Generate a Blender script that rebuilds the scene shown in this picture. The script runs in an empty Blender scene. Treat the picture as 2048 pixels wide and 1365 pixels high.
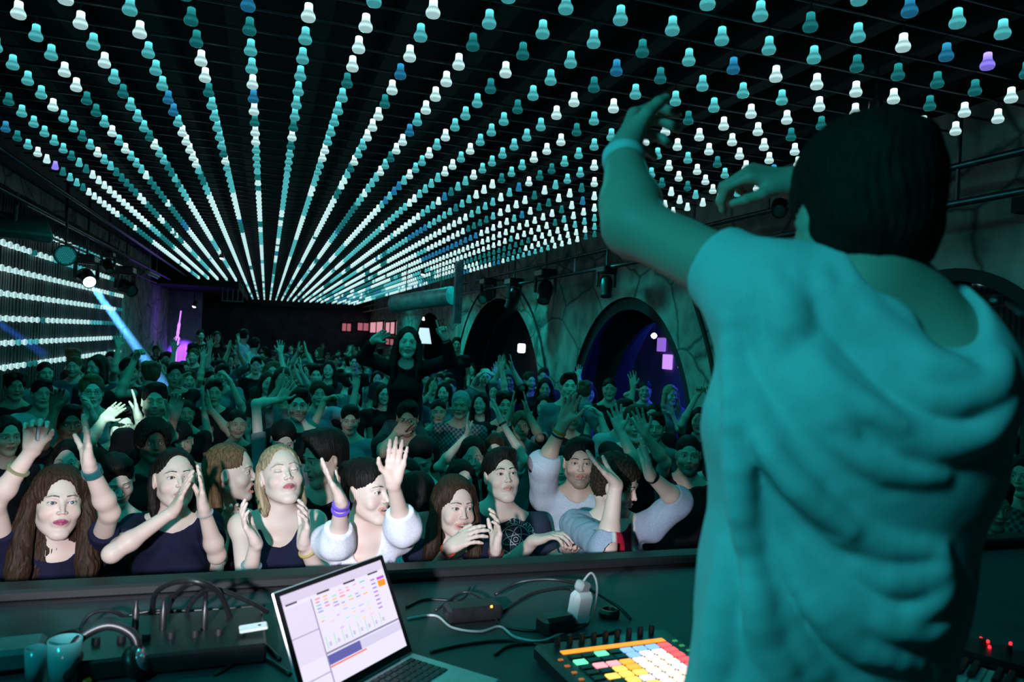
import bpy, math, random, os
import numpy as np
from mathutils import Vector, Matrix

# ------------------------------------------------------------------ camera, world, exposure
SC = bpy.context.scene
COL = SC.collection
FPX = 1482.36
CAM = np.array([0.0, 0.0, 2.25])
RC = np.array([[0.9479258219966832, 0.3151918964046922, -0.04572422151033782],
               [-0.3148840222309645, 0.9490272626069105, 0.013975241410565567],
               [0.047798415617697466, 0.0011503345808423083, 0.9988563401184326]])
cd = bpy.data.cameras.new('camera')
cam = bpy.data.objects.new('camera', cd)
COL.objects.link(cam)
m = Matrix.Identity(4)
for i in range(3):
    m[i][0] = RC[i, 0]; m[i][1] = RC[i, 2]; m[i][2] = -RC[i, 1]; m[i][3] = CAM[i]
cam.matrix_world = m
cd.sensor_width = 36.0
cd.lens = FPX / 2048 * 36
cd.clip_start = 0.05
cd.clip_end = 120
cd.dof.use_dof = True
cd.dof.focus_distance = 3.9
cd.dof.aperture_fstop = 4.0
SC.camera = cam
SC.view_settings.view_transform = 'Standard'
SC.view_settings.look = 'None'
SC.view_settings.gamma = 1.0
SC.view_settings.exposure = 0.0
SC.view_settings.use_curve_mapping = False
SC.cycles.max_bounces = 4
SC.cycles.diffuse_bounces = 2
SC.cycles.glossy_bounces = 3
SC.cycles.transmission_bounces = 3
SC.cycles.volume_bounces = 0
SC.cycles.sample_clamp_indirect = 3.0
SC.cycles.use_denoising = True
SC.cycles.caustics_reflective = False
SC.cycles.caustics_refractive = False
world = bpy.data.worlds.new('world')
SC.world = world
world.use_nodes = True
world.node_tree.nodes['Background'].inputs[0].default_value = (0.0, 0.30, 0.33, 1)
world.node_tree.nodes['Background'].inputs[1].default_value = 0.012  # faint teal fill added to stand in for haze in deep shadows


def light(kind, name, loc, energy, color, target=None, **kw):
    l = bpy.data.lights.new(name, kind)
    l.energy = energy
    l.color = color
    for k, v in kw.items():
        setattr(l, k, v)
    o = bpy.data.objects.new(name, l)
    COL.objects.link(o)
    o.location = loc
    if target is not None:
        d = Vector(target) - Vector(loc)
        o.rotation_euler = d.to_track_quat('-Z', 'Y').to_euler()
    return o


def pt(px, py, d):
    """world point seen at pixel (px, py), d metres along the camera axis"""
    return CAM + RC @ np.array([(px - 1024) / FPX * d, d, -(py - 682.5) / FPX * d])


def ray(px, py):
    v = RC @ np.array([(px - 1024) / FPX, 1.0, -(py - 682.5) / FPX])
    return v


def onz(px, py, z):
    v = ray(px, py); return CAM + v * ((z - CAM[2]) / v[2])


def onx(px, py, x):
    v = ray(px, py); return CAM + v * ((x - CAM[0]) / v[0])


def ony(px, py, y):
    v = ray(px, py); return CAM + v * ((y - CAM[1]) / v[1])


def proj(X):
    c = RC.T @ (np.asarray(X, float) - CAM)
    return 1024 + FPX * c[0] / c[1], 682.5 - FPX * c[2] / c[1], c[1]


# the club's own lamps: teal light falling from the bulbs of the ceiling, a white profile spot over the booth on the front rows; hand_spot is added
BULB_C = (0.0, 0.74, 0.69)
for (lx, ly, e_) in [(-1.3, 2.3, 32), (0.3, 3.4, 29), (2.4, 3.3, 32), (-1.3, 5.2, 49), (0.8, 5.6, 49), (3.0, 5.6, 57), (-1.3, 8.5, 62), (1.0, 8.8, 62), (3.3, 8.6, 77), (-1.2, 12.5, 89), (1.2, 12.5, 89), (3.3, 12.5, 99), (-1.0, 17.5, 104), (1.5, 17.5, 104), (3.3, 17.5, 104), (1.2, 24, 134), (3.2, 25, 134)]:
    light('SPOT', 'bulb_glow', (lx, ly, 3.55), e_, BULB_C, (lx, ly + 0.01, 0), spot_size=math.radians(168), spot_blend=0.8, shadow_soft_size=0.10)
light('AREA', 'stage_wash', (-1.7, -0.1, 3.75), 50, (0.03, 0.74, 0.83), (1.1, 1.0, 2.1), size=0.45)
fs = light('SPOT', 'front_row_spot', (-0.45, 0.20, 2.14), 390, (0.90, 0.88, 1.0), (-0.45 + math.sin(math.radians(13)) * 2.6, 0.20 + math.cos(math.radians(13)) * 2.6, 2.14 - 2.6 * math.tan(math.radians(12.6))), spot_size=math.radians(62), spot_blend=0.35, shadow_soft_size=0.04)
fs.scale = (1.0, 0.24, 1.0)
light('SPOT', 'hand_spot', (-1.0, 0.5, 3.45), 2600, (0.50, 1.0, 0.95), pt(242, 812, 4.95), spot_size=math.radians(4.0), spot_blend=0.3, shadow_soft_size=0.03)  # spot added over the stage in place of the beam on the raised hands


# ------------------------------------------------------------------ materials
MATS = {}


def mat(name, color=(0.5, 0.5, 0.5), rough=0.6, metal=0.0, emit=None, estr=1.0, vcol=False, ocol=False,
        noise=None, spec=0.5, sss=0.0, trans=0.0, bump=None, alpha=1.0):
    if name in MATS:
        return MATS[name]
    M = bpy.data.materials.new(name)
    M.use_nodes = True
    nt = M.node_tree
    b = nt.nodes['Principled BSDF']
    b.inputs['Roughness'].default_value = rough
    b.inputs['Metallic'].default_value = metal
    b.inputs['Specular IOR Level'].default_value = spec
    b.inputs['Base Color'].default_value = (*color, 1)
    if trans:
        b.inputs['Transmission Weight'].default_value = trans
    src = None
    if vcol:
        n = nt.nodes.new('ShaderNodeAttribute'); n.attribute_name = 'Col'; src = n.outputs['Color']
    elif ocol:
        n = nt.nodes.new('ShaderNodeObjectInfo'); src = n.outputs['Color']
    if noise:
        # noise = (scale xyz, strength): grain of the thing's own colour
        tc = nt.nodes.new('ShaderNodeTexCoord')
        mp = nt.nodes.new('ShaderNodeMapping'); mp.inputs['Scale'].default_value = noise[0]
        nz = nt.nodes.new('ShaderNodeTexNoise'); nz.inputs['Scale'].default_value = 1.0; nz.inputs['Detail'].default_value = 3
        nt.links.new(tc.outputs['Object'], mp.inputs[0]); nt.links.new(mp.outputs[0], nz.inputs['Vector'])
        mr = nt.nodes.new('ShaderNodeMapRange')
        mr.inputs['From Min'].default_value = 0.3; mr.inputs['From Max'].default_value = 0.7
        mr.inputs['To Min'].default_value = 1 - noise[1]; mr.inputs['To Max'].default_value = 1 + noise[1]
        nt.links.new(nz.outputs['Fac'], mr.inputs['Value'])
        mx = nt.nodes.new('ShaderNodeVectorMath'); mx.operation = 'SCALE'
        if src is None:
            mx.inputs[0].default_value = color
        else:
            nt.links.new(src, mx.inputs[0])
        nt.links.new(mr.outputs[0], mx.inputs['Scale'])
        src = mx.outputs[0]
        if bump:
            bp = nt.nodes.new('ShaderNodeBump'); bp.inputs['Strength'].default_value = bump[0]; bp.inputs['Distance'].default_value = bump[1]
            nt.links.new(nz.outputs['Fac'], bp.inputs['Height']); nt.links.new(bp.outputs[0], b.inputs['Normal'])
    if src is not None:
        nt.links.new(src, b.inputs['Base Color'])
    if sss:
        b.inputs['Subsurface Weight'].default_value = sss
        b.inputs['Subsurface Radius'].default_value = (1, 0.35, 0.2)
        b.inputs['Subsurface Scale'].default_value = 0.008
    if emit is not None:
        b.inputs['Emission Color'].default_value = (*emit, 1)
        b.inputs['Emission Strength'].default_value = estr
        M.cycles.emission_sampling = 'NONE'
    MATS[name] = M
    return M


def mat_bulb(name, objcol=True):
    """glass of a club bulb: the LED inside shines hardest through the neck of the cap"""
    M = bpy.data.materials.new(name); M.use_nodes = True; nt = M.node_tree
    b = nt.nodes['Principled BSDF']
    b.inputs['Roughness'].default_value = 0.12
    b.inputs['Base Color'].default_value = (0.02, 0.12, 0.13, 1)
    if objcol:
        n = nt.nodes.new('ShaderNodeObjectInfo'); src = n.outputs['Color']
    else:
        n = nt.nodes.new('ShaderNodeAttribute'); n.attribute_name = 'Col'; src = n.outputs['Color']
    a = nt.nodes.new('ShaderNodeAttribute'); a.attribute_name = 'glow'
    mx = nt.nodes.new('ShaderNodeVectorMath'); mx.operation = 'SCALE'
    nt.links.new(src, mx.inputs[0]); nt.links.new(a.outputs['Fac'], mx.inputs['Scale'])
    nt.links.new(mx.outputs[0], b.inputs['Emission Color'])
    b.inputs['Emission Strength'].default_value = 1.0
    M.cycles.emission_sampling = 'NONE'
    MATS[name] = M
    return M


# ------------------------------------------------------------------ mesh helpers
class MB:
    def __init__(self):
        self.v = []; self.f = []; self.n = 0; self.c = []; self.mi = []

    def add(self, V, F, col=None, mi=0):
        V = np.asarray(V, float).reshape(-1, 3)
        self.v.append(V)
        for f in F:
            self.f.append(tuple(int(i) + self.n for i in f)); self.mi.append(mi)
        if col is not None:
            self.c.append(np.tile(np.array([*col, 1.0]) if len(col) == 3 else np.array(col), (len(V), 1)))
        self.n += len(V)
        return self

    def box(self, c, s, R=None, mi=0, col=None, bev=0.0):
        """a box with chamfered edges"""
        s = np.asarray(s, float) / 2; b = min(bev, 0.45 * s.min() * 2)
        if b <= 0:
            V = np.array([(x, y, z) for x in (-1, 1) for y in (-1, 1) for z in (-1, 1)], float) * s
            F = [(0, 1, 3, 2), (4, 6, 7, 5), (0, 4, 5, 1), (2, 3, 7, 6), (0, 2, 6, 4), (1, 5, 7, 3)]
        else:
            V = []; idx = {}
            for x in (-1, 1):
                for y in (-1, 1):
                    for z in (-1, 1):
                        for ax in range(3):
                            p = np.array([x, y, z], float) * (s - b); p[ax] += (x, y, z)[ax] * b
                            idx[(x, y, z, ax)] = len(V); V.append(p)
            F = []
            for ax in range(3):
                a1, a2 = (ax + 1) % 3, (ax + 2) % 3
                for sg in (-1, 1):
                    q = []
                    for u, w in ((-1, -1), (1, -1), (1, 1), (-1, 1)):
                        k = [0, 0, 0]; k[ax] = sg; k[a1] = u; k[a2] = w
                        q.append(idx[(*k, ax)])
                    F.append(q if sg > 0 else q[::-1])
            for ax in range(3):
                a1, a2 = (ax + 1) % 3, (ax + 2) % 3
                for u in (-1, 1):
                    for w in (-1, 1):
                        k0 = [0, 0, 0]; k0[ax] = -1; k0[a1] = u; k0[a2] = w
                        k1 = list(k0); k1[ax] = 1
                        F.append((idx[(*k0, a1)], idx[(*k1, a1)], idx[(*k1, a2)], idx[(*k0, a2)]))
            for x in (-1, 1):
                for y in (-1, 1):
                    for z in (-1, 1):
                        F.append(tuple(idx[(x, y, z, a)] for a in range(3)))
            V = np.array(V)
        if R is not None:
            V = V @ np.asarray(R).T
        return self.add(V + np.asarray(c), F, col, mi)

    def tube(self, P, r, n=8, cap=True, mi=0, col=None):
        P = np.asarray(P, float); k = len(P)
        r = np.full(k, r) if np.isscalar(r) else np.asarray(r, float)
        T = np.gradient(P, axis=0); T /= np.linalg.norm(T, axis=1)[:, None] + 1e-12
        u = np.cross(T[0], (0, 0, 1.0))
        if np.linalg.norm(u) < 1e-3: u = np.cross(T[0], (1.0, 0, 0))
        V = []
        for i in range(k):
            u = u - T[i] * (u @ T[i]); u /= np.linalg.norm(u) + 1e-12
            w = np.cross(T[i], u)
            for j in range(n):
                a = 2 * math.pi * j / n
                V.append(P[i] + r[i] * (u * math.cos(a) + w * math.sin(a)))
        F = [(i * n + j, i * n + (j + 1) % n, (i + 1) * n + (j + 1) % n, (i + 1) * n + j) for i in range(k - 1) for j in range(n)]
        if cap:
            F += [tuple(range(n))[::-1], tuple((k - 1) * n + j for j in range(n))]
        return self.add(V, F, col, mi)

    def lathe(self, prof, c=(0, 0, 0), axis=(0, 0, 1), n=16, mi=0, col=None):
        """prof: (radius, height) pairs, turned round the axis through c"""
        ax = np.asarray(axis, float); ax /= np.linalg.norm(ax)
        u = np.cross(ax, (0, 0, 1.0))
        if np.linalg.norm(u) < 1e-3: u = np.array([1.0, 0, 0])
        u /= np.linalg.norm(u); w = np.cross(ax, u)
        V = []
        for (r, h) in prof:
            for j in range(n):
                a = 2 * math.pi * j / n
                V.append(np.asarray(c) + ax * h + max(r, 1e-5) * (u * math.cos(a) + w * math.sin(a)))
        k = len(prof)
        F = [(i * n + j, i * n + (j + 1) % n, (i + 1) * n + (j + 1) % n, (i + 1) * n + j) for i in range(k - 1) for j in range(n)]
        F += [tuple(range(n))[::-1], tuple((k - 1) * n + j for j in range(n))]
        return self.add(V, F, col, mi)

    def mesh(self, name, mats, smooth=False):
        me = bpy.data.meshes.new(name)
        V = np.concatenate(self.v)
        me.from_pydata(V.tolist(), [], self.f)
        for M in (mats if isinstance(mats, (list, tuple)) else [mats]):
            me.materials.append(M)
        me.polygons.foreach_set('material_index', self.mi)
        if self.c:
            a = me.color_attributes.new('Col', 'FLOAT_COLOR', 'POINT')
            a.data.foreach_set('color', np.concatenate(self.c).ravel())
        if smooth:
            me.polygons.foreach_set('use_smooth', [True] * len(me.polygons))
            if smooth == 'auto':
                me.set_sharp_from_angle(angle=math.radians(35))
        me.update()
        return me

    def obj(self, name, mats, parent=None, smooth='auto', loc=None):
        me = self.mesh(name, mats, smooth)
        return link(name, me, parent, loc)


def link(name, me, parent=None, loc=None):
    o = bpy.data.objects.new(name, me)
    COL.objects.link(o)
    if loc is not None:
        o.location = loc
    if parent is not None:
        o.parent = parent
    return o


def empty(name, loc=(0, 0, 0), rz=0.0):
    o = bpy.data.objects.new(name, None)
    COL.objects.link(o); o.location = loc; o.rotation_euler = (0, 0, rz)
    o.empty_display_size = 0.1
    return o


def tag(o, label=None, cat=None, group=None, kind=None):
    if label: o['label'] = label
    if cat: o['category'] = cat
    if group: o['group'] = group
    if kind: o['kind'] = kind
    return o


def struct(mb, name, mats, smooth='auto'):
    return tag(mb.obj(name, mats, None, smooth), kind='structure')


def spline(pts, n=10):
    """Catmull-Rom through the points"""
    P = np.asarray(pts, float); Q = np.vstack([2 * P[0] - P[1], P, 2 * P[-1] - P[-2]]); out = []
    for i in range(1, len(Q) - 2):
        for t in np.linspace(0, 1, n, endpoint=False):
            a, b, c, d = Q[i - 1], Q[i], Q[i + 1], Q[i + 2]
            out.append(0.5 * ((2 * b) + (c - a) * t + (2 * a - 5 * b + 4 * c - d) * t * t + (3 * b - a - 3 * c + d) * t ** 3))
    out.append(P[-1])
    return np.array(out)


# ------------------------------------------------------------------ signed-distance bodies -> one continuous surface
def smin(a, b, k):
    h = np.maximum(k - np.abs(a - b), 0) / k
    return np.minimum(a, b) - h * h * k * 0.25


def smax(a, b, k):
    return -smin(-a, -b, k)


def unit(v):
    v = np.asarray(v, float); return v / (np.linalg.norm(v) + 1e-12)


def rotm(yaw, pitch, roll):
    """columns: right of the head (its left ear side +x as seen from behind), forward y, up z"""
    cy, sy = math.cos(yaw), math.sin(yaw); cp, sp = math.cos(pitch), math.sin(pitch); cr, sr = math.cos(roll), math.sin(roll)
    Rz = np.array([[cy, -sy, 0], [sy, cy, 0], [0, 0, 1.0]])
    Rx = np.array([[1, 0, 0], [0, cp, -sp], [0, sp, cp]])
    Ry = np.array([[cr, 0, sr], [0, 1, 0], [-sr, 0, cr]])
    return Rz @ Rx @ Ry


class Field:
    """ordered list of (bounding sphere, sdf function, op, blend)"""

    def __init__(self):
        self.p = []
        self.fr = None     # (origin, R columns, scale)
        self.disp = None

    def frame(self, o=None, R=None, s=1.0):
        self.fr = None if o is None else (np.asarray(o, float), np.asarray(R, float), s)
        return self

    def _add(self, c, rad, fn, op, k):
        fr = self.fr
        if fr is not None:
            o, R, s = fr
            wc = o + R @ (np.asarray(c, float) * s); rad = rad * s; k = k * s
            def g(P, fn=fn, o=o, R=R, s=s):
                return fn(((P - o.astype(np.float32)) @ R.astype(np.float32)) / np.float32(s)) * np.float32(s)
        else:
            wc = np.asarray(c, float); g = fn
        self.p.append((wc, rad, g, op, k))

    def cone(self, a, b, r1, r2, k=0.02, op='u'):
        a = np.asarray(a, np.float32); b = np.asarray(b, np.float32); ba = b - a; l2 = max(float(ba @ ba), 1e-9)
        def fn(P):
            q = P - a
            h = np.clip((q @ ba) / l2, 0, 1)
            return np.linalg.norm(q - h[..., None] * ba, axis=-1) - (r1 + (r2 - r1) * h)
        self._add((a + b) / 2, math.sqrt(l2) / 2 + max(r1, r2), fn, op, k)
        return self

    def chain(self, pts, rs, k=0.01, op='u'):
        for i in range(len(pts) - 1):
            self.cone(pts[i], pts[i + 1], rs[i], rs[i + 1], k if i == 0 else min(k, 0.006), op)
        return self

    def ell(self, c, r, k=0.02, op='u', R=None):
        c = np.asarray(c, np.float32); r = np.asarray(r, np.float32)
        Rm = None if R is None else np.asarray(R, np.float32)
        def fn(P):
            q = P - c
            if Rm is not None: q = q @ Rm
            k0 = np.linalg.norm(q / r, axis=-1); k1 = np.linalg.norm(q / (r * r), axis=-1) + 1e-6
            return k0 * (k0 - 1) / k1
        self._add(c, float(r.max()), fn, op, k)
        return self

    def econe(self, a, b, ra, rb, side, k=0.03, op='u'):
        """cone whose section is an ellipse: ra, rb = (half width along side, half depth)"""
        a = np.asarray(a, np.float32); b = np.asarray(b, np.float32); ba = b - a; l2 = float(ba @ ba)
        s = unit(side); s = unit(s - unit(ba) * (s @ unit(ba))).astype(np.float32); w = unit(np.cross(ba, s)).astype(np.float32)
        t = unit(ba).astype(np.float32)
        def fn(P):
            q = P - a
            h = np.clip((q @ ba) / l2, 0, 1)
            e = q - h[..., None] * ba
            rx = ra[0] + (rb[0] - ra[0]) * h; ry = ra[1] + (rb[1] - ra[1]) * h
            x = e @ s; y = e @ w; z = e @ t
            k0 = np.sqrt((x / rx) ** 2 + (y / ry) ** 2 + (z / ry) ** 2) + 1e-6
            k1 = np.sqrt((x / rx ** 2) ** 2 + (y / ry ** 2) ** 2 + (z / ry ** 2) ** 2) + 1e-6
            return k0 * (k0 - 1) / k1
        self._add((a + b) / 2, math.sqrt(l2) / 2 + max(*ra, *rb), fn, op, k)
        return self

    def plane(self, o, n, k=0.004, op='i'):
        """keep the side the normal points away from"""
        o = np.asarray(o, np.float32); n = unit(n).astype(np.float32)
        self._add(o, 1e3, lambda P: (P - o) @ n, op, k)
        return self

    def fun(self, c, rad, fn, k=0.004, op='s'):
        self._add(c, rad, fn, op, k); return self

    def eval_blocks(self, C, off, rb):
        """C: block centres (n,3); off: sample offsets (m,3)"""
        n = len(C)
        D = np.full((n, len(off)), 1.0, np.float32)
        for (wc, rad, g, op, k) in self.p:
            if rad < 100:
                d = np.linalg.norm(C - wc, axis=1)
                sel = np.nonzero(d < rad + rb + k + 0.03)[0]
            else:
                sel = np.arange(n)
            if len(sel) == 0: continue
            for s0 in range(0, len(sel), 600):
                s = sel[s0:s0 + 600]
                P = (C[s][:, None, :] + off[None]).astype(np.float32)
                v = g(P).astype(np.float32)
                if op == 'u': D[s] = smin(D[s], v, k)
                elif op == 's': D[s] = smax(D[s], -v, k)
                else: D[s] = smax(D[s], v, k)
        if self.disp is not None:
            for s0 in range(0, n, 600):
                P = (C[s0:s0 + 600][:, None, :] + off[None]).astype(np.float32)
                D[s0:s0 + 600] += self.disp(P).astype(np.float32)
        return D

    def net(self, lo, hi, h, keep=None, B=12, slack=0.012):
        """surface nets over the blocks that meet the surface; returns V, F(quads)"""
        lo = np.asarray(lo, float); hi = np.asarray(hi, float)
        nb = np.maximum(1, np.ceil((hi - lo) / (h * B)).astype(int))
        I = np.stack(np.meshgrid(*[np.arange(k) for k in nb], indexing='ij'), -1).reshape(-1, 3)
        C = lo + (I + 0.5) * B * h
        rb = B * h * math.sqrt(3) / 2
        d0 = self.eval_blocks(C, np.zeros((1, 3)), rb)[:, 0]
        sel = np.abs(d0) < rb * 1.35 + slack
        I = I[sel]; C = C[sel]
        if keep is not None:
            kk = keep(C, rb); I = I[kk]; C = C[kk]
        if len(I) == 0:
            return np.zeros((0, 3)), np.zeros((0, 4), int)
        g = np.arange(-1, B + 1)   # one ring before, so that every edge knows its four cells
        G = np.stack(np.meshgrid(np.arange(B + 1), np.arange(B + 1), np.arange(B + 1), indexing='ij'), -1).reshape(-1, 3)
        off = (G - B / 2) * h
        D = self.eval_blocks(C, off, rb).reshape(len(C), B + 1, B + 1, B + 1)
        S = D < 0
        N = nb * B + 2
        def cid(ijk): return (ijk[..., 0] * N[1] + ijk[..., 1]) * N[2] + ijk[..., 2]
        # cells
        cs = np.zeros((len(C), B, B, B), np.int8)
        for a in (0, 1):
            for b in (0, 1):
                for c in (0, 1):
                    cs += S[:, a:a + B, b:b + B, c:c + B]
        q = np.argwhere((cs > 0) & (cs < 8))
        blk = q[:, 0]; ijk = q[:, 1:]
        acc = np.zeros((len(q), 3)); cnt = np.zeros(len(q))
        corners = [(a, b, c) for a in (0, 1) for b in (0, 1) for c in (0, 1)]
        val = {k: D[blk, ijk[:, 0] + k[0], ijk[:, 1] + k[1], ijk[:, 2] + k[2]] for k in corners}
        for k in corners:
            for ax in range(3):
                if k[ax] == 0:
                    k2 = list(k); k2[ax] = 1; k2 = tuple(k2)
                    v1, v2 = val[k], val[k2]
                    m_ = (v1 < 0) != (v2 < 0)
                    t = np.where(m_, v1 / np.where(m_, v1 - v2, 1), 0)
                    p = np.array(k, float)[None].repeat(len(q), 0); p[:, ax] += t
                    acc[m_] += p[m_]; cnt[m_] += 1
        gi = I[blk] * B + ijk
        V = lo + (gi + acc / cnt[:, None]) * h
        ids = cid(gi + 1)
        order = np.argsort(ids); ids_s = ids[order]
        V = V[order]
        F = []
        for ax in range(3):
            a1, a2 = (ax + 1) % 3, (ax + 2) % 3
            sl0 = [slice(None)] + [slice(0, B)] * 3; sl1 = list(sl0); sl1[ax + 1] = slice(1, B + 1)
            A = S[tuple(sl0)]; Bv = S[tuple(sl1)]
            e = np.argwhere(A != Bv)
            if len(e) == 0: continue
            flip = A[tuple(e.T)]
            g0 = I[e[:, 0]] * B + e[:, 1:] + 1
            quad = []
            for (u, w) in ((0, 0), (-1, 0), (-1, -1), (0, -1)):
                gg = g0.copy(); gg[:, a1] += u; gg[:, a2] += w
                quad.append(cid(gg))
            quad = np.stack(quad, 1)
            pos = np.searchsorted(ids_s, quad); pos = np.minimum(pos, len(ids_s) - 1)
            ok = (ids_s[pos] == quad).all(1)
            pos = pos[ok]; fl = flip[ok]
            pos[~fl] = pos[~fl][:, ::-1]
            F.append(pos)
        F = np.concatenate(F) if F else np.zeros((0, 4), int)
        return V, F


def mesh_from(name, parts, mats, loc=None):
    """parts: list of (V, F quads/tris arrays, colours or None, material index)"""
    me = bpy.data.meshes.new(name)
    V = np.concatenate([p[0] for p in parts]).astype(np.float32)
    if loc is not None: V = V - np.asarray(loc, np.float32)
    loops = []; starts = []; mi = []; n = 0; ls = 0
    for (v, f, c, i) in parts:
        f = np.asarray(f)
        if len(f):
            loops.append((f + n).ravel()); starts.append(ls + np.arange(len(f)) * f.shape[1]); mi.append(np.full(len(f), i))
            ls += f.size
        n += len(v)
    loops = np.concatenate(loops).astype(np.int32); starts = np.concatenate(starts).astype(np.int32)
    me.vertices.add(len(V)); me.vertices.foreach_set('co', V.ravel())
    me.loops.add(len(loops)); me.loops.foreach_set('vertex_index', loops)
    me.polygons.add(len(starts)); me.polygons.foreach_set('loop_start', starts)
    for M in (mats if isinstance(mats, (list, tuple)) else [mats]):
        me.materials.append(M)
    me.polygons.foreach_set('material_index', np.concatenate(mi).astype(np.int32))
    me.polygons.foreach_set('use_smooth', np.ones(len(starts), bool))
    me.update(calc_edges=True)
    if any(p[2] is not None for p in parts):
        a = me.color_attributes.new('Col', 'FLOAT_COLOR', 'POINT')
        cs = []
        for p in parts:
            c = p[2] if p[2] is not None else np.full((len(p[0]), 3), 0.5)
            cs.append(np.concatenate([c, np.ones((len(c), 1))], 1))
        a.data.foreach_set('color', np.concatenate(cs).astype(np.float32).ravel())
    return me


def sn(P, s, seed=0):
    """cheap smooth noise in -1..1"""
    r = np.random.RandomState(seed); out = 0
    for i in range(4):
        d = r.normal(size=3); d = (d / np.linalg.norm(d) * s * (0.7 + 0.6 * r.rand())).astype(np.float32)
        out = out + np.sin(P @ d + np.float32(r.rand() * 6.28) + 1.7 * np.sin(P @ (d[[1, 2, 0]] * 0.6)))
    return out / 4

# ------------------------------------------------------------------ the room
ONES = ['', 'first', 'second', 'third', 'fourth', 'fifth', 'sixth', 'seventh', 'eighth', 'ninth', 'tenth', 'eleventh', 'twelfth', 'thirteenth',
        'fourteenth', 'fifteenth', 'sixteenth', 'seventeenth', 'eighteenth', 'nineteenth']
TENS = {2: 'twent', 3: 'thirt', 4: 'fort', 5: 'fift', 6: 'sixt', 7: 'sevent', 8: 'eight', 9: 'ninet'}


def nth(n):
    if n < 20: return ONES[n]
    if n >= 100: return 'hundredth' if n == 100 else 'hundred-and-' + nth(n - 100)
    t, o = divmod(n, 10)
    return TENS[t] + 'ieth' if o == 0 else TENS[t] + 'y-' + ONES[o]


def mat_stone():
    M = bpy.data.materials.new('rough quarry stone'); M.use_nodes = True; nt = M.node_tree; L = nt.links
    b = nt.nodes['Principled BSDF']; b.inputs['Roughness'].default_value = 0.85
    tc = nt.nodes.new('ShaderNodeTexCoord')
    mp = nt.nodes.new('ShaderNodeMapping'); mp.inputs['Scale'].default_value = (1.7, 1.5, 2.3)
    L.new(tc.outputs['Object'], mp.inputs[0])
    v = nt.nodes.new('ShaderNodeTexVoronoi'); v.feature = 'DISTANCE_TO_EDGE'; v.inputs['Scale'].default_value = 0.8
    n = nt.nodes.new('ShaderNodeTexNoise'); n.inputs['Scale'].default_value = 3.0; n.inputs['Detail'].default_value = 6
    L.new(tc.outputs['Object'], n.inputs['Vector'])
    mixv = nt.nodes.new('ShaderNodeMixRGB'); mixv.inputs[0].default_value = 0.22
    L.new(mp.outputs[0], mixv.inputs[1]); L.new(n.outputs['Color'], mixv.inputs[2]); L.new(mixv.outputs[0], v.inputs['Vector'])
    r = nt.nodes.new('ShaderNodeValToRGB'); r.color_ramp.elements[0].position = 0.0; r.color_ramp.elements[1].position = 0.035
    r.color_ramp.elements[0].color = (0.30, 0.28, 0.26, 1); r.color_ramp.elements[1].color = (1, 1, 1, 1)
    L.new(v.outputs['Distance'], r.inputs[0])
    r2 = nt.nodes.new('ShaderNodeValToRGB'); r2.color_ramp.elements[0].position = 0.3; r2.color_ramp.elements[1].position = 0.7
    r2.color_ramp.elements[0].color = (0.20, 0.19, 0.17, 1); r2.color_ramp.elements[1].color = (0.60, 0.57, 0.50, 1)
    L.new(n.outputs['Fac'], r2.inputs[0])
    mu = nt.nodes.new('ShaderNodeMixRGB'); mu.blend_type = 'MULTIPLY'; mu.inputs[0].default_value = 1
    L.new(r.outputs[0], mu.inputs[1]); L.new(r2.outputs[0], mu.inputs[2]); L.new(mu.outputs[0], b.inputs['Base Color'])
    bp = nt.nodes.new('ShaderNodeBump'); bp.inputs['Distance'].default_value = 0.03; bp.inputs['Strength'].default_value = 0.7
    L.new(mu.outputs[0], bp.inputs['Height']); L.new(bp.outputs[0], b.inputs['Normal'])
    return M


STONE = mat_stone()
DARK = mat('dark painted boards', (0.005, 0.006, 0.007), 0.8, noise=((6, 6, 6), 0.4))
BLACKM = mat('black powder-coated metal', (0.012, 0.013, 0.014), 0.38, noise=((30, 30, 30), 0.3))
STEEL = mat('steel pipe', (0.10, 0.11, 0.12), 0.35, metal=0.8, noise=((12, 12, 12), 0.25))
FLOORM = mat('worn dark club floor', (0.03, 0.03, 0.032), 0.5, noise=((3, 3, 3), 0.4))
XL, XR, YE, ZC = -3.05, 4.6, 35.0, 4.05

mb = MB(); mb.box((0.8, 16, -0.05), (12.6, 42, 0.1)); struct(mb, 'floor', FLOORM)
mb = MB(); mb.box((0.8, 16, ZC + 0.1), (8.6, 42, 0.2))
mb.box((-1.92, 28.7, 3.75), (2.25, 12.6, 0.7))
for k in range(14): mb.box((-1.92 + 5.2 * k / 13 * 1.06, 16, ZC - 0.12), (0.10, 38, 0.16))
struct(mb, 'ceiling', DARK)
mb = MB(); mb.box((XL - 0.1, 17.0, 2.0), (0.2, 40, 4.1)); struct(mb, 'wall_left', STONE)
mb = MB(); mb.box((0.8, YE + 0.1, 2.0), (8.0, 0.2, 4.1)); struct(mb, 'wall_end', mat('haze-blue end wall', (0.05, 0.08, 0.11), 0.8, noise=((2, 2, 2), 0.4)))  # bluish tone puts the glow of haze into the wall colour

ARCHES = [(9.05, 1.85, 2.03), (15.0, 2.9, 2.25), (4.02, 1.30, 2.02), (21.8, 2.6, 2.1)]


def arch_z(y, grow=0.0):
    z = 0.0
    for (c, a, h) in ARCHES:
        t = (y - c) / (a + grow)
        if abs(t) < 1: z = max(z, 0.9 + (h + grow) * math.sqrt(1 - t * t))
    return z


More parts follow.
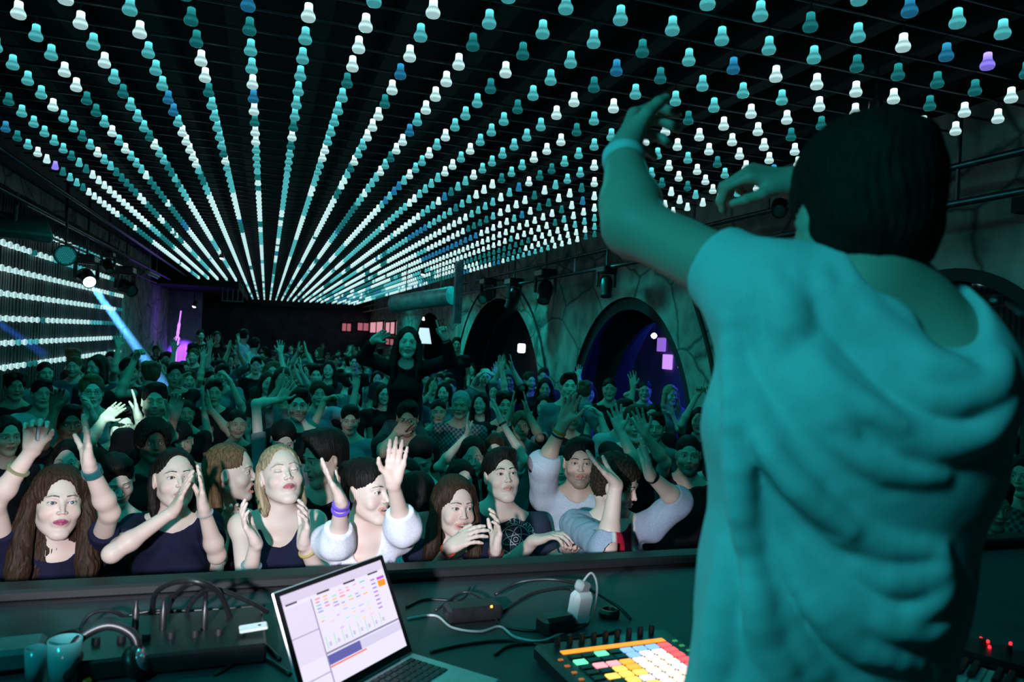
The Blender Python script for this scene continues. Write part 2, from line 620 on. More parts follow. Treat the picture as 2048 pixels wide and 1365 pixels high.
mb = MB()
ys = set(np.round(np.linspace(-3, 35, 180), 3))
for (c, a, h) in ARCHES:
    for t in np.linspace(0, math.pi, 41): ys.add(round(c + (a - 1e-4) * math.cos(t), 4))
ys = sorted(ys)
V = []; Fq = []
for x in (XR, XR + 1.0):
    for y in ys: V += [(x, y, arch_z(y)), (x, y, ZC)]
n = len(ys)
for sgn, b0 in ((1, 0), (-1, 2 * n)):
    for i in range(n - 1):
        q = (b0 + 2 * i, b0 + 2 * i + 1, b0 + 2 * i + 3, b0 + 2 * i + 2)
        Fq.append(q[::sgn])
mb.add(V, Fq)
struct(mb, 'wall_right', STONE)
mb = MB(); mb.add(V, [(2 * i, 2 * i + 2, 2 * n + 2 * i + 2, 2 * n + 2 * i) for i in range(n - 1)]); struct(mb, 'trim_7', mat('dark arch lining', (0.012, 0.012, 0.013), 0.9, noise=((3, 3, 3), .4)))  # lining of the arches, much darker than the stone wall face
# dark room beyond the arches
mb = MB(); mb.box((6.9, 16, 2.0), (0.2, 40, 4.1)); struct(mb, 'wall_beyond', mat('plastered back wall', (0.10, 0.10, 0.11), 0.9, noise=((2, 2, 2), 0.3)))
mb = MB(); mb.box((6.2, 16, ZC + 0.1), (1.5, 42, 0.2)); struct(mb, 'ceiling', DARK)


def arch_rim(ix, name, x, r, grow, m_, n=48, w=None):
    c, a, h = ARCHES[ix]; P = []
    for t in np.linspace(-0.0, math.pi, n):
        P.append((x, c + (a + grow) * math.cos(t), 0.9 + (h + grow) * math.sin(t)))
    P = [(x, P[0][1], 0.02)] + P + [(x, P[-1][1], 0.02)]
    mb = MB()
    if w:
        V = []; F = []
        for k, p in enumerate(P):
            d = np.array([0, p[1] - c, max(p[2] - 0.9, 0)]); d = unit(d) if p[2] > 0.9 else np.array([0, np.sign(p[1] - c), 0.0])
            q = np.array(p) - d * w
            V += [p, q, (q[0] + 0.06, q[1], q[2]), (p[0] + 0.06, p[1], p[2])]
        for k in range(len(P) - 1):
            for j in range(4):
                F.append((4 * k + j, 4 * k + (j + 1) % 4, 4 * k + 4 + (j + 1) % 4, 4 * k + 4 + j))
        mb.add(V, F)
    else:
        mb.tube(P, r, 6)
    return struct(mb, name, m_)


GROOVE = mat('dark iron band', (0.015, 0.015, 0.017), 0.7, noise=((9, 9, 9), 0.3))
arch_rim(0, 'trim_1', XR + 0.05, 0, -0.005, GROOVE, w=0.16)
arch_rim(0, 'trim_2', XR + 0.55, 0, -0.005, GROOVE, w=0.30)
arch_rim(1, 'trim_3', XR - 0.01, 0.022, 0.38, GROOVE)
arch_rim(1, 'trim_4', XR + 0.5, 0, -0.005, GROOVE, w=0.22)
arch_rim(2, 'trim_5', XR - 0.02, 0, 0.0, GROOVE, w=0.09)
mb = MB(); mb.tube(spline([onx(1385, 590, 4.55), onx(1412, 680, 4.55), onx(1428, 760, 4.55), onx(1432, 850, 4.55)]), 0.028, 6)
tag(mb.obj('wall_cable', BLACKM), 'thick black cable hanging down the stone pier right of the blue-lit arch', 'cable')
# glass in the nearest arch: it mirrors the lamps
GLASSM = mat('mirror-tinted window glass', (0.50, 0.62, 0.66), 0.03, metal=1.0, noise=((1, 1, 1), 0.05))
c, a, h = ARCHES[2]
P2 = [(XR + 0.10, c + a * math.cos(t), 0.9 + h * math.sin(t)) for t in np.linspace(0, math.pi, 40)]
P2 = [(XR + 0.10, c + a, 0.0)] + P2 + [(XR + 0.10, c - a, 0.0)]
mb = MB(); k = len(P2)
mb.add(P2 + [(p[0] + 0.01, p[1], p[2]) for p in P2], [tuple(range(k)), tuple(range(2 * k - 1, k - 1, -1))] + [(i, (i + 1) % k, k + (i + 1) % k, k + i) for i in range(k)])
w = struct(mb, 'window_1', GLASSM, smooth=False)
mb = MB(); mb.box((XR + 0.07, 4.02, 1.45), (0.05, 0.06, 2.9)); mb.box((XR + 0.07, 4.02, 0.9), (0.05, 2.5, 0.06)); mb.obj('window_frame', GROOVE, w)
# slatted shutter beyond it
sh = empty('slatted_shutter', (4.555, 3.05, 0)); tag(sh, 'dark slatted shutter panel standing at the far right behind the performer', 'shutter')
mb = MB()
for z in np.arange(0.1, 3.25, 0.085): mb.box((0, 0, z), (0.05, 0.62, 0.06), rotm(0, 0, 0.35))
mb.obj('slats', mat('slat paint', (0.02, 0.035, 0.04), 0.6, noise=((12, 12, 12), 0.3)), sh)
mb = MB(); mb.box((0, -0.33, 1.65), (0.07, 0.05, 3.3)); mb.box((0, 0.33, 1.65), (0.07, 0.05, 3.3)); mb.box((0, 0, 3.28), (0.10, 0.95, 0.10)); mb.obj('frame', GROOVE, sh)

# left panelling behind the wall lamps
pan = MB()
for y in np.arange(4.6, 17.9, 0.115): pan.box((XL + 0.05, y, 2.15), (0.05 + 0.02 * math.sin(y * 7), 0.062, 3.3))
pan.box((XL + 0.015, 11.25, 2.15), (0.03, 13.4, 3.3))
tag(pan.obj('slatted_wall_panel', mat('ribbed panel', (0.045, 0.06, 0.06), 0.45, noise=((4, 4, 4), 0.3))), 'dark ribbed panelling behind the lamp rows on the left wall', 'wall panel')

# ------------------------------------------------------------------ bulbs
def bulb_mesh(name, n, prof, m_, sc=1.0, axis=(0, 0, 1)):
    mb = MB(); mb.lathe([(r * sc, h * sc) for r, h in prof], n=n, axis=axis)
    me = mb.mesh(name, m_, True)
    a = me.attributes.new('glow', 'FLOAT', 'POINT')
    ax = np.array(axis, float); g = []
    for v in me.vertices:
        h = (np.array(v.co) @ ax) / sc
        t = (h + 0.038) / 0.076
        g.append(1.7 if t > 0.80 else 1.05 if t > 0.60 else 0.85 if t > 0.50 else 0.46 if t > 0.32 else 0.74 if t > 0.22 else 0.40)
    a.data.foreach_set('value', g)
    return me


PROF = [(0.0, -0.038), (0.016, -0.0375), (0.0240, -0.0345), (0.0285, -0.029), (0.0302, -0.021), (0.0298, -0.015), (0.0270, -0.007), (0.0222, 0.000), (0.0190, 0.006), (0.0176, 0.014), (0.0172, 0.030), (0.0160, 0.036), (0.0125, 0.038), (0.0, 0.0385)]
PROF_S = [(0.0, -0.038), (0.024, -0.034), (0.029, -0.022), (0.0225, 0.0), (0.0172, 0.02), (0.0150, 0.037), (0.0, 0.038)]
BULBM = mat_bulb('lit bulb glass')
bm_near = bulb_mesh('bulb_glass', 20, PROF, BULBM)
mb = MB(); mb.lathe([(0.013, 0.0365), (0.0135, 0.045), (0.010, 0.050), (0.004, 0.056), (0.004, 0.075)], n=10)
sock_me = mb.mesh('socket', STEEL, 'auto')
PX, PY, BX0, BY0, BZ = 0.24012, 0.26020, -0.85191, 3.78313, 3.60
rb_ = np.random.RandomState(5)
WHITE, CYAN, TEAL, BLUE, PURP = (0.80, 1.25, 1.25), (0.10, 0.62, 0.66), (0.012, 0.20, 0.21), (0.02, 0.22, 0.42), (0.42, 0.32, 1.5)
bulbs = []
for i in range(-4, 20):
    state = 1
    for j in range(-14, 117):
        x, y = BX0 + PX * i, BY0 + PY * j
        if i <= 0 and y > 22.1: continue
        u, v_, d = proj((x, y, BZ))
        u_ = rb_.rand()
        far = y > 8
        if rb_.rand() < (0.30 if far else 0.85):
            state = (0 if u_ < (0.60 if far else 0.27) else 1 if u_ < 0.80 else 2 if u_ < 0.95 else 3)
        if d < 0.3 or u < -40 or u > 2090 or v_ < -40: continue
        if 3 < y < 7.5 and x > 2.2 and u_ < 0.6: state = 0
        bulbs.append([d, i, j, x, y, u, v_, (WHITE, CYAN, TEAL, BLUE)[state]])
for (tx, ty) in ((1955, 90), (112, 330)):
    b = min(bulbs, key=lambda b: (b[5] - tx) ** 2 + (b[6] - ty) ** 2); b[7] = PURP
NAME = {WHITE: 'brightly lit white', CYAN: 'cyan-lit clear', TEAL: 'dim teal', BLUE: 'dim blue', PURP: 'violet-lit'}
bulbs.sort(key=lambda b: b[0])
near = [b for b in bulbs if -20 < b[5] < 2068 and b[6] > -20]
near, rest_k = near[:300], set()
nk = {(b[1], b[2]) for b in near}
rowmin = {}
for b in near: rowmin[b[1]] = min(rowmin.get(b[1], 999), b[2])
first = True
for b in near:
    o = link('ceiling_bulb', bm_near, None, (b[3], b[4], BZ))
    o.color = (*b[7], 1)
    tag(o, '%s bulb, %s of the lengthwise bulb row that is %s from the left' % (NAME[b[7]], nth(b[2] - rowmin[b[1]] + 1), nth(b[1] + 5)), 'light bulb', 'glass bulbs hung from the ceiling rails')
    s_ = link('socket', sock_me, o)
# the remaining far bulbs of the ceiling
V1 = []; 
mbt = MB(); mbt.lathe(PROF_S, n=8); TV = np.concatenate(mbt.v); TF = [f for f in mbt.f if len(f) == 4]; TF = np.array(TF)
gl = np.array([1.35 if z > 0.03 else 1.0 if z > 0 else 0.65 for z in TV[:, 2]])
rest = [b for b in bulbs if (b[1], b[2]) not in nk and b[4] > 2]
VV = np.concatenate([TV + np.array([b[3], b[4], BZ]) for b in rest]); QQ = np.concatenate([TF + len(TV) * k for k in range(len(rest))])
CC = np.concatenate([np.tile(np.array(b[7]), (len(TV), 1)) for b in rest])
me = mesh_from('far_ceiling_bulbs', [(VV, QQ, CC, 0)], mat_bulb('far bulb glass', False))
at_ = me.attributes.new('glow', 'FLOAT', 'POINT'); at_.data.foreach_set('value', np.tile(gl, len(rest)).astype(np.float32))
o = link('ceiling_bulbs', me); tag(o, 'hundreds of small lit bulbs in rows running to the far end of the ceiling', 'light bulbs', kind='stuff')
# rails that carry them
rail_me = None
for j in range(-12, 116):
    y = BY0 + PY * j
    if rail_me is None:
        mb = MB(); mb.tube([(-2.05, 0, 0), (3.98, 0, 0)], 0.007, 6)
        rail_me = mb.mesh('bulb_rail', mat('dark steel rail', (0.035, 0.04, 0.045), 0.45, metal=0.5, noise=((12, 12, 12), 0.25)), True)
    o = link('bulb_rail', rail_me, None, (0, y, BZ + 0.082))
    tag(o, 'thin steel rail across the ceiling, %s crosswise rail counted from the stage end' % nth(j + 13), 'rail', 'crosswise rails of the bulb ceiling')
# bulbs on the left wall
wm = bulb_mesh('wall_bulb_glass', 12, PROF, BULBM, 1.30, (-1, 0, 0))
rows_z = [3.41, 3.11, 2.82, 2.53, 2.24, 1.95, 1.66]
for ri, z in enumerate(rows_z):
    st = 0
    for k in range(36):
        y = 8.9 + 0.25 * k
        if y > 17.5: continue
        u, v_, d = proj((XL + 0.12, y, z))
        if u < -12: continue
        if rb_.rand() < 0.3: st = 0 if rb_.rand() < 0.68 else 1 if rb_.rand() < .6 else 2
        c_ = (WHITE, CYAN, TEAL)[st]
        o = link('wall_bulb', wm, None, (XL + 0.125, y, z)); o.color = (*c_, 1)
        tag(o, '%s bulb, %s along the %s wall row from the top' % (NAME[c_], nth(int(round((y - 8.9) / 0.25)) + 1), nth(ri + 1)), 'light bulb', 'bulbs in rows on the left wall')

# ------------------------------------------------------------------ pipes, trusses, fixtures
for (p0, p1, r, lb) in [((-2.12, 1, 3.62), (-2.12, 22, 3.62), 0.022, 'long steel pipe along the ceiling edge just left of the bulb rows'),
                        ((-2.42, 1, 3.45), (-2.42, 21, 3.45), 0.026, 'lower steel lighting pipe running over the left wall lamps'),
                        ((4.02, 1, 3.47), (4.02, 33, 3.47), 0.024, 'upper steel lighting pipe along the right ceiling edge'),
                        ((4.02, 1, 3.24), (4.02, 33, 3.24), 0.024, 'lower steel lighting pipe along the right wall'),
                        ((-2.60, 1, 3.28), (-2.60, 20, 3.28), 0.018, 'thin steel pipe running lowest along the left wall')]:
    t = MB(); t.tube([p0, p1], r, 8)
    tag(t.obj('lighting_pipe', STEEL, smooth=True), lb, 'pipe', 'lighting pipes')
for k, y in enumerate(np.arange(3.5, 31, 3.0)):
    t = MB(); t.tube([(4.02, y, 3.24), (4.02, y + 0.0, ZC)], 0.014, 6); t.tube([(4.02, y, 3.24), (4.02, y + 0.8, 3.47)], 0.010, 6)
    tag(t.obj('pipe_hanger', STEEL), 'steel hanger of the right lighting pipes, %s from the stage' % nth(k + 1), 'hanger', 'hangers of the right lighting pipes')
for k, y in enumerate(np.arange(3.5, 21, 3.5)):
    t = MB(); t.tube([(-2.42, y, 3.45), (-2.42, y, ZC)], 0.014, 6); t.tube([(-2.60, y, 3.28), (-2.42, y, 3.45)], 0.010, 6)
    tag(t.obj('pipe_hanger', STEEL), 'steel hanger of the left lighting pipes, %s from the stage' % nth(k + 1), 'hanger', 'hangers of the left lighting pipes')


LENS_OFF = mat('lens glass', (0.05, 0.12, 0.13), 0.08, noise=((80, 80, 80), 0.3))


def moving_head(loc, aim, s, label, lit=None, hang=0.0):
    r = empty('moving_head_light', loc); tag(r, label, 'stage light', 'moving head lights on the pipes')
    a = unit(aim); sd = unit(np.cross(a, (0, 0, 1.0))) if abs(a[2]) < 0.98 else np.array([1.0, 0, 0])
    t = MB(); t.box((0, 0, 0.21 * s), (0.20 * s, 0.26 * s, 0.09 * s), bev=0.015 * s)
    t.tube([(0, 0, 0.25 * s), (0, 0, 4.045 - loc[2])], 0.016, 8); t.obj('base', BLACKM, r)
    t = MB()
    for g in (-1, 1):
        p = sd * g * 0.115 * s
        t.box((p[0], p[1], 0.08 * s), (0.03 * s, 0.07 * s, 0.20 * s), np.stack([sd, np.cross((0, 0, 1.0), sd), (0, 0, 1.0)], 1), bev=0.008 * s)
    t.box((0, 0, 0.165 * s), (0.26 * s, 0.08 * s, 0.025 * s), np.stack([sd, np.cross((0, 0, 1.0), sd), (0, 0, 1.0)], 1)); t.obj('yoke', BLACKM, r)
    t = MB(); t.lathe([(0.0, -0.13 * s), (0.065 * s, -0.125 * s), (0.088 * s, -0.07 * s), (0.088 * s, 0.03 * s), (0.075 * s, 0.10 * s), (0.075 * s, 0.15 * s), (0.066 * s, 0.15 * s), (0.062 * s, 0.135 * s)], (0, 0, 0), a, 20)
    h = t.obj('lamp_head', BLACKM, r)
    t = MB(); t.lathe([(0.0, 0.128 * s), (0.05 * s, 0.130 * s), (0.066 * s, 0.137 * s), (0.060 * s, 0.142 * s), (0.03 * s, 0.148 * s), (0.0, 0.150 * s)], (0, 0, 0), a, 20)
    t.obj('lens', lit if lit else LENS_OFF, h, smooth=True)
    return r


LITW = mat('white lit lens', (0.8, 0.9, 1), 0.3, emit=(0.85, 0.95, 1.0), estr=6.0)
beam_o = onx(178, 563, -2.40); beam_t = pt(338, 785, 8.3)
bd = unit(beam_t - beam_o)
moving_head(beam_o - bd * 0.15, bd, 1.25, 'moving head light on the left pipe throwing a bright blue-white beam', LITW, 0.25)
moving_head(onx(1090, 583, 4.0), (-.3, -.5, -.8), 1.3, 'black moving head light hanging above the pier between the two arches', None, 0.0)
moving_head(onx(1027, 596, 4.0), (-.2, .3, -.9), 1.3, 'dark moving head light hanging second from the big arch', None, 0.0)
moving_head(onx(975, 592, 4.0), (-.6, -.5, -.4), 1.3, 'moving head light with pale lens furthest along the right pipe', None, 0.0)
moving_head(onx(1212, 572, 4.0), (-.1, -.3, -.9), 0.95, 'small black moving head light hanging over the left side of the blue-lit arch', None, 0.0)
moving_head(onx(216, 532, -2.55), (.3, -.5, -.6), 0.9, 'dark moving head light just past the lit one on the left pipe', None, 0.0)
moving_head(onx(250, 575, -2.5), (.6, -.6, -.3), 1.5, 'moving head light past the end of the ribbed wall panel', None, 0.1)
moving_head(onx(1560, 415, 4.0), (-.5, -.6, -.4), 0.8, 'small stage light on the right pipe beside the performer\'s head', None, 0.0)
# round LED wash lamp
p = onx(131, 511, -2.3)
r = empty('led_wash_lamp', p); tag(r, 'round LED wash lamp with a dotted face hanging at the left wall', 'stage light')
a = unit(CAM - p + np.array([0.6, 0, 0]))
t = MB(); t.lathe([(0.0, -0.16), (0.09, -0.14), (0.125, -0.02), (0.125, 0.03), (0.112, 0.03), (0.112, 0.015)], (0, 0, 0), a, 28); t.obj('housing', BLACKM, r)
t = MB(); t.lathe([(0.0, 0.012), (0.111, 0.012), (0.111, 0.016), (0.0, 0.016)], (0, 0, 0), a, 28); t.obj('face', mat('led face', (0.03, 0.10, 0.10), 0.2, emit=(0.0, 0.5, 0.5), estr=0.10), r)
u_ = unit(np.cross(a, (0, 0, 1.0))); w_ = np.cross(u_, a); t = MB()
for q1 in range(-5, 6):
    for q2 in range(-5, 6):
        x_ = (q1 + 0.5 * (q2 % 2)) * 0.019; z_ = q2 * 0.0175
        if x_ * x_ + z_ * z_ < 0.0098: t.lathe([(0.007, 0.0), (0.005, 0.004), (0.0, 0.005)], u_ * x_ + w_ * z_ + a * 0.017, a, 6)
o = t.obj('diodes', mat('led diode', (0.1, 0.35, 0.36), 0.2, emit=(0.1, 0.9, 0.9), estr=0.22), r)
t = MB(); t.tube([(0, 0, 0.12), (0, 0, 4.045 - p[2])], 0.015, 8); t.tube([u_ * 0.135, u_ * 0.135 + (0, 0, 0.14), -u_ * 0.135 + (0, 0, 0.14), -u_ * 0.135], 0.008, 6); t.obj('bracket', BLACKM, r)
# fluorescent fittings under the left soffit and flood
for (u, v_, X, L, lb) in [(306, 549, -2.3, 1.5, 'unlit grey tube fitting under the left ceiling edge past the wall lamps'), (30, 452, -2.5, 0.0, 'large flat flood lamp tilted at the top of the left wall')]:
    p = onx(u, v_, X)
    if L:
        r = empty('tube_fitting', p); tag(r, lb, 'light fitting')
        t = MB(); t.box((0, 0, 0), (0.09, L, 0.05), bev=0.01); t.tube([(0, -.5, 0), (0, -.5, 4.045 - p[2])], .008, 6); t.tube([(0, .5, 0), (0, .5, 4.045 - p[2])], .008, 6); t.obj('tray', mat('grey tray', (0.25, 0.3, 0.3), 0.5, noise=((10, 10, 10), 0.2)), r)
        t = MB(); t.tube([(0, -L / 2 + .05, -0.04), (0, L / 2 - .05, -0.04)], 0.016, 8); t.obj('tube', mat('frosted tube', (0.5, 0.55, 0.55), 0.3, noise=((10, 10, 10), 0.05)), r)
    else:
        r = empty('flood_lamp', p); tag(r, lb, 'stage light')
        Rm = rotm(0.4, 0.5, 0)
        t = MB(); t.box((0, 0, 0), (0.62, 0.5, 0.10), Rm, bev=0.02); t.tube([(0, 0, 0), (0, 0, 0.35)], 0.02, 8); t.obj('housing', mat('flood casing', (0.05, 0.07, 0.07), 0.4, noise=((10, 10, 10), 0.2)), r)
        t = MB(); t.box(Rm @ np.array([0, 0, -0.053]), (0.54, 0.42, 0.01), Rm); t.obj('glass', LENS_OFF, r)

# far end: soffit, doorway lit violet, pink windows, lamps
mb = MB(); mb.box((0.8, 34.3, 3.7), (8, 0.4, 0.75)); struct(mb, 'trim_6', DARK)
PINKW = mat('pink lit window', (0.4, 0.2, 0.2), 0.6, emit=(0.95, 0.42, 0.50), estr=0.75)
PINKD = mat('dim pink window', (0.4, 0.2, 0.2), 0.6, emit=(0.7, 0.20, 0.26), estr=0.5)
for k, (u0, u1, v0, v1, m_, lb) in enumerate([(683, 703, 646, 664, PINKD, 'small dim pink window, leftmost of the far row'), (714, 738, 645, 663, PINKD, 'dim pink window second from the left of the far row'),
                                          (741, 768, 644, 668, PINKW, 'bright pink window nearest the raised hand of the woman on shoulders'), (772, 792, 644, 670, PINKW, 'bright pink window beside the long-haired woman on shoulders'),
                                          (772, 790, 677, 692, PINKD, 'low pink pane under the far window row')]):
    y = 34.95; side = u0 > 730
    fn = (lambda u, v: onx(u, v, XR - 0.02)) if side else (lambda u, v: ony(u, v, y))
    a0 = fn(u0, v0); b0 = fn(u1, v0 + (u1 - u0) * .048); c0 = fn(u1, v1); d0 = fn(u0, v1)
    r = empty('far_window', ((a0 + c0) / 2)); tag(r, lb, 'window', 'pink lit windows at the far end')
    w_, h_ = (abs(b0[1] - a0[1]) if side else abs(b0[0] - a0[0])), abs((a0[2] + b0[2]) / 2 - (c0[2] + d0[2]) / 2)
    if side: r.rotation_euler = (0, 0, -math.pi / 2)
    t = MB(); t.box((0, 0, 0), (w_, 0.02, h_)); t.obj('pane', m_, r)
    t = MB()
    for g in (-1, 1): t.box((g * w_ / 2, -0.03, 0), (0.06, 0.06, h_ + 0.1)); t.box((0, -0.03, g * h_ / 2), (w_ + 0.1, 0.06, 0.06))
    t.box((0, -0.03, 0), (0.04, 0.04, h_)); t.obj('frame', GROOVE, r)
# white lampshade by the raised hand
p = ony(848, 672, 16.0)
r = empty('table_lamp', (p[0], p[1], 0)); tag(r, 'glowing white lampshade behind the pointing hand of the woman on shoulders', 'lamp')
t = MB(); t.lathe([(0.10, 0.17), (0.17, -0.17), (0.165, -0.17), (0.095, 0.17)], (0, 0, p[2]), n=24); t.obj('shade', mat('lit shade', (0.8, 0.8, 0.8), 0.8, emit=(0.65, 0.90, 1.0), estr=0.95), r, smooth=True)
t = MB(); t.lathe([(0.14, 0.0), (0.14, 0.03), (0.02, 0.05), (0.02, p[2] - 0.1)], (0, 0, 0), n=16); t.obj('stand', BLACKM, r)
p = ony(847, 638, 17.0); r = empty('pendant_bulb', p); tag(r, 'small warm bulb hanging above the glowing white lampshade', 'lamp')
t = MB(); t.lathe(PROF, (0, 0, 0), n=12); t.obj('glass', mat('warm bulb', (1, .9, .7), 0.3, emit=(1.0, 0.85, 0.65), estr=4), r, smooth=True); t = MB(); t.tube([(0, 0, 0.03), (0, 0, 4.05 - p[2])], 0.008, 6); t.obj('cord', BLACKM, r)
# lamp in the second arch
p = onx(1043, 697, 6.3); r = empty('wall_lantern', p); tag(r, 'square white lantern glowing inside the left arch', 'lamp')
t = MB(); t.box((0, 0, 0), (0.16, 0.22, 0.24), bev=0.03); t.obj('shade', mat('lantern glow', (1, 1, 1), 0.5, emit=(0.95, 1.0, 0.92), estr=2.2), r)
t = MB(); t.box((0, 0, 0.14), (0.2, 0.26, 0.03)); t.box((0.2, 0, 0.14), (0.35, 0.04, 0.03)); t.obj('bracket', BLACKM, r)
# star spot in the ceiling and a second further right
for (u, v_, z, lb) in [(443, 517, 3.50, 'tiny dazzling white spotlight between the left bulb rows'), (845, 549, 3.50, 'tiny dazzling white spotlight among the far right bulb rows'), (1750, 243, 3.52, 'tiny bright spotlight right above the performer\'s head')]:
    p = onz(u, v_, z); r = empty('ceiling_spotlight', p); tag(r, lb, 'spotlight')
    t = MB(); t.lathe([(0.0, 0.12), (0.035, 0.11), (0.045, 0.0), (0.04, 0.0), (0.035, 0.02)], (0, 0, 0), n=14); t.tube([(0, 0, .1), (0, 0, .5)], .01, 6); t.obj('housing', BLACKM, r)
    k = 0.4 if u > 1700 else 1.0
    t = MB(); t.lathe([(0.0, 0.018), (0.036 * (1 if u < 1700 else .5), 0.01), (0.02, -0.012), (0.0, -0.02)], (0, 0, 0), n=14); t.obj('lens', mat('dazzling lens', (1, 1, 1), 0.3, emit=(0.8, 0.97, 1), estr=14), r, smooth=True)
# ladder-like grid panel at far left
p = ony(466, 582, 23.0); r = empty('hanging_grid_panel', p); tag(r, 'small teal grid panel hanging at the end of the left bulb rows', 'grid panel')
t = MB()
for k in range(5): t.tube([(-.28 + .14 * k, 0, -.3), (-.28 + .14 * k, 0, .3)], 0.012, 6)
t.tube([(-.3, 0, .3), (.3, 0, .3)], 0.018, 6); t.tube([(-.3, 0, -.3), (.3, 0, -.3)], 0.018, 6); t.tube([(0, 0, .3), (0, 0, .9)], 0.012, 6)
o = t.obj('bars', mat('teal painted bars', (0.10, 0.35, 0.36), 0.5, noise=((10, 10, 10), .2)), r)
# duct and post
a0 = ony(790, 608, 14.0); b0 = ony(905, 592, 12.4)
r = empty('air_duct', (a0 + b0) / 2); tag(r, 'fat pale air duct under the ceiling behind the woman on shoulders', 'duct')
t = MB(); dd = unit(b0 - a0); t.lathe([(0.16, 0), (0.16, 0.02)] + sum([[(0.165, h), (0.158, h + 0.05)] for h in np.arange(0.04, np.linalg.norm(b0 - a0), 0.12)], []), a0 - r.location, dd, 24); t.obj('pipe', mat('galvanised duct', (0.35, 0.45, 0.47), 0.45, metal=0.4, noise=((8, 8, 8), .3)), r)
for f_ in (0.2, 0.8):
    q = a0 + (b0 - a0) * f_ - np.array(r.location); t = MB(); t.tube([q + (0, 0, .15), q + (0, 0, 4.05 - a0[2])], 0.01, 6); t.obj('strap', BLACKM, r)
p = ony(915, 612, 12.2); t = MB(); t.box((p[0], p[1], p[2] + 0.35), (0.13, 0.12, 1.3), bev=0.01); t.box((p[0], p[1], 3.9), (0.2, 0.2, 0.3))
tag(t.obj('hanging_post', mat('bluish painted post', (0.15, 0.32, 0.36), 0.5, noise=((8, 8, 8), .3))), 'short bluish post hanging at the end of the pale duct', 'post')

# the violet-lit corner on the left and the blue room behind the big arch
VIO = mat('violet led tube', (0.3, 0.1, 0.5), 0.4, emit=(0.55, 0.22, 1.0), estr=1.6)
a0 = pt(362, 622, 22); b0 = pt(352, 694, 22); b1 = np.array([b0[0], b0[1], 0.0])
t = MB(); P_ = np.linspace(a0, b0, 14); t.tube(P_, [0.02 + 0.03 * abs(math.sin(k * 1.7)) * (k > 4) + 0.04 * (k > 9) for k in range(14)], 8)
t.tube([b0, b1], 0.03, 8)
tag(t.obj('led_tube', VIO, smooth=True), 'violet light tube standing in the far left corner', 'light tube')
p = pt(388, 614, 22); r = empty('violet_spotlight', p); tag(r, 'small violet spotlight hanging in the far left corner', 'spotlight')
t = MB(); t.lathe([(0.0, 0.2), (0.06, 0.18), (0.07, 0.0), (0.06, 0.0)], (0, 0, 0), unit((0.3, 0.3, 1.0)), 14); t.tube([(0, 0, .15), (0.0, 0, 1.2)], .012, 6); t.obj('housing', BLACKM, r)
t = MB(); t.lathe([(0.0, 0.0), (0.055, 0.0), (0.03, -0.02), (0, -0.03)], (0, 0, 0), unit((0.3, 0.3, 1.0)), 14); t.obj('lens', mat('violet lens', (1, 1, 1), .3, emit=(0.75, 0.55, 1.0), estr=5), r, smooth=True)
mb = MB(); c0 = pt(375, 650, 24.5); mb.box(((c0[0] + XL) / 2 + 0.15, c0[1], 1.9), (abs(c0[0] - XL) + 0.55, 0.1, 3.0)); struct(mb, 'wall_corner', mat('pale partition', (0.30, 0.30, 0.34), 0.8, noise=((3, 3, 3), .3)))
light('SPOT', 'violet_lamp', pt(388, 618, 22.6), 3200, (0.24, 0.05, 1.0), pt(366, 705, 24.2), spot_size=0.42, spot_blend=0.9, shadow_soft_size=0.05)
light('POINT', 'violet_glow', a0 - np.array([0, 0.3, 0.3]), 7, (0.18, 0.05, 1.0), shadow_soft_size=0.2)
# blue room
light('POINT', 'blue_room_lamp', (6.0, 8.2, 2.6), 170, (0.03, 0.05, 1.0), shadow_soft_size=0.1)
light('POINT', 'blue_room_lamp', (6.2, 10.2, 2.2), 40, (0.03, 0.10, 0.9), shadow_soft_size=0.1)
p = onx(1308, 672, 5.9); t = MB(); t.lathe([(0, -0.035), (0.03, -0.02), (0.035, 0), (0.03, 0.02), (0, 0.035)], p, n=12)
r = empty('blue_room_bulb', p); tag(r, 'small white round lamp glowing in the blue room behind the big arch', 'lamp')
t = MB(); t.lathe([(0, -0.05), (0.035, -0.03), (0.05, 0), (0.035, 0.03), (0, 0.05)], (0, 0, 0), n=12); t.obj('globe', mat('lamp globe', (1, 1, 1), .3, emit=(0.85, 0.85, 1), estr=5), r, smooth=True)
t = MB(); t.tube([(0, 0, .04), (0, 0, 4.05 - p[2])], .01, 6); t.obj('cord', BLACKM, r)
for (u0, u1, v0, v1, n_) in [(1327, 1343, 709, 740, 'lower'), (1316, 1330, 676, 704, 'upper'), (1357, 1366, 722, 738, 'right')]:
    a0 = onx(u0, v0, 6.77); b0 = onx(u1, v1, 6.77)
    t = MB(); t.box((a0 + b0) / 2, (0.04, abs(b0[1] - a0[1]), abs(b0[2] - a0[2])), bev=0.01)
    tag(t.obj('violet_light_panel', mat('violet panel ' + n_, (0.3, 0.1, 0.5), 0.4, emit=(0.50, 0.24, 1.0), estr=1.3 if n_ == 'lower' else 0.55)), '%s violet light panel glowing behind the big arch' % n_, 'light panel', 'violet light panels')
# window arch in the blue room
P_ = [(6.3, 8.75 + 1.25 * math.cos(t_), 1.3 + 1.35 * math.sin(t_)) for t_ in np.linspace(0, math.pi, 30)]
t = MB(); t.tube([(6.3, 10.0, 0.02)] + P_ + [(6.3, 7.5, 0.02)], 0.05, 8); t.tube([(6.3, 8.75, 0.02), (6.3, 8.75, 2.65)], 0.035, 8)
struct(t, 'window_2', mat('blue painted frame', (0.12, 0.14, 0.25), 0.5, noise=((8, 8, 8), .2)))
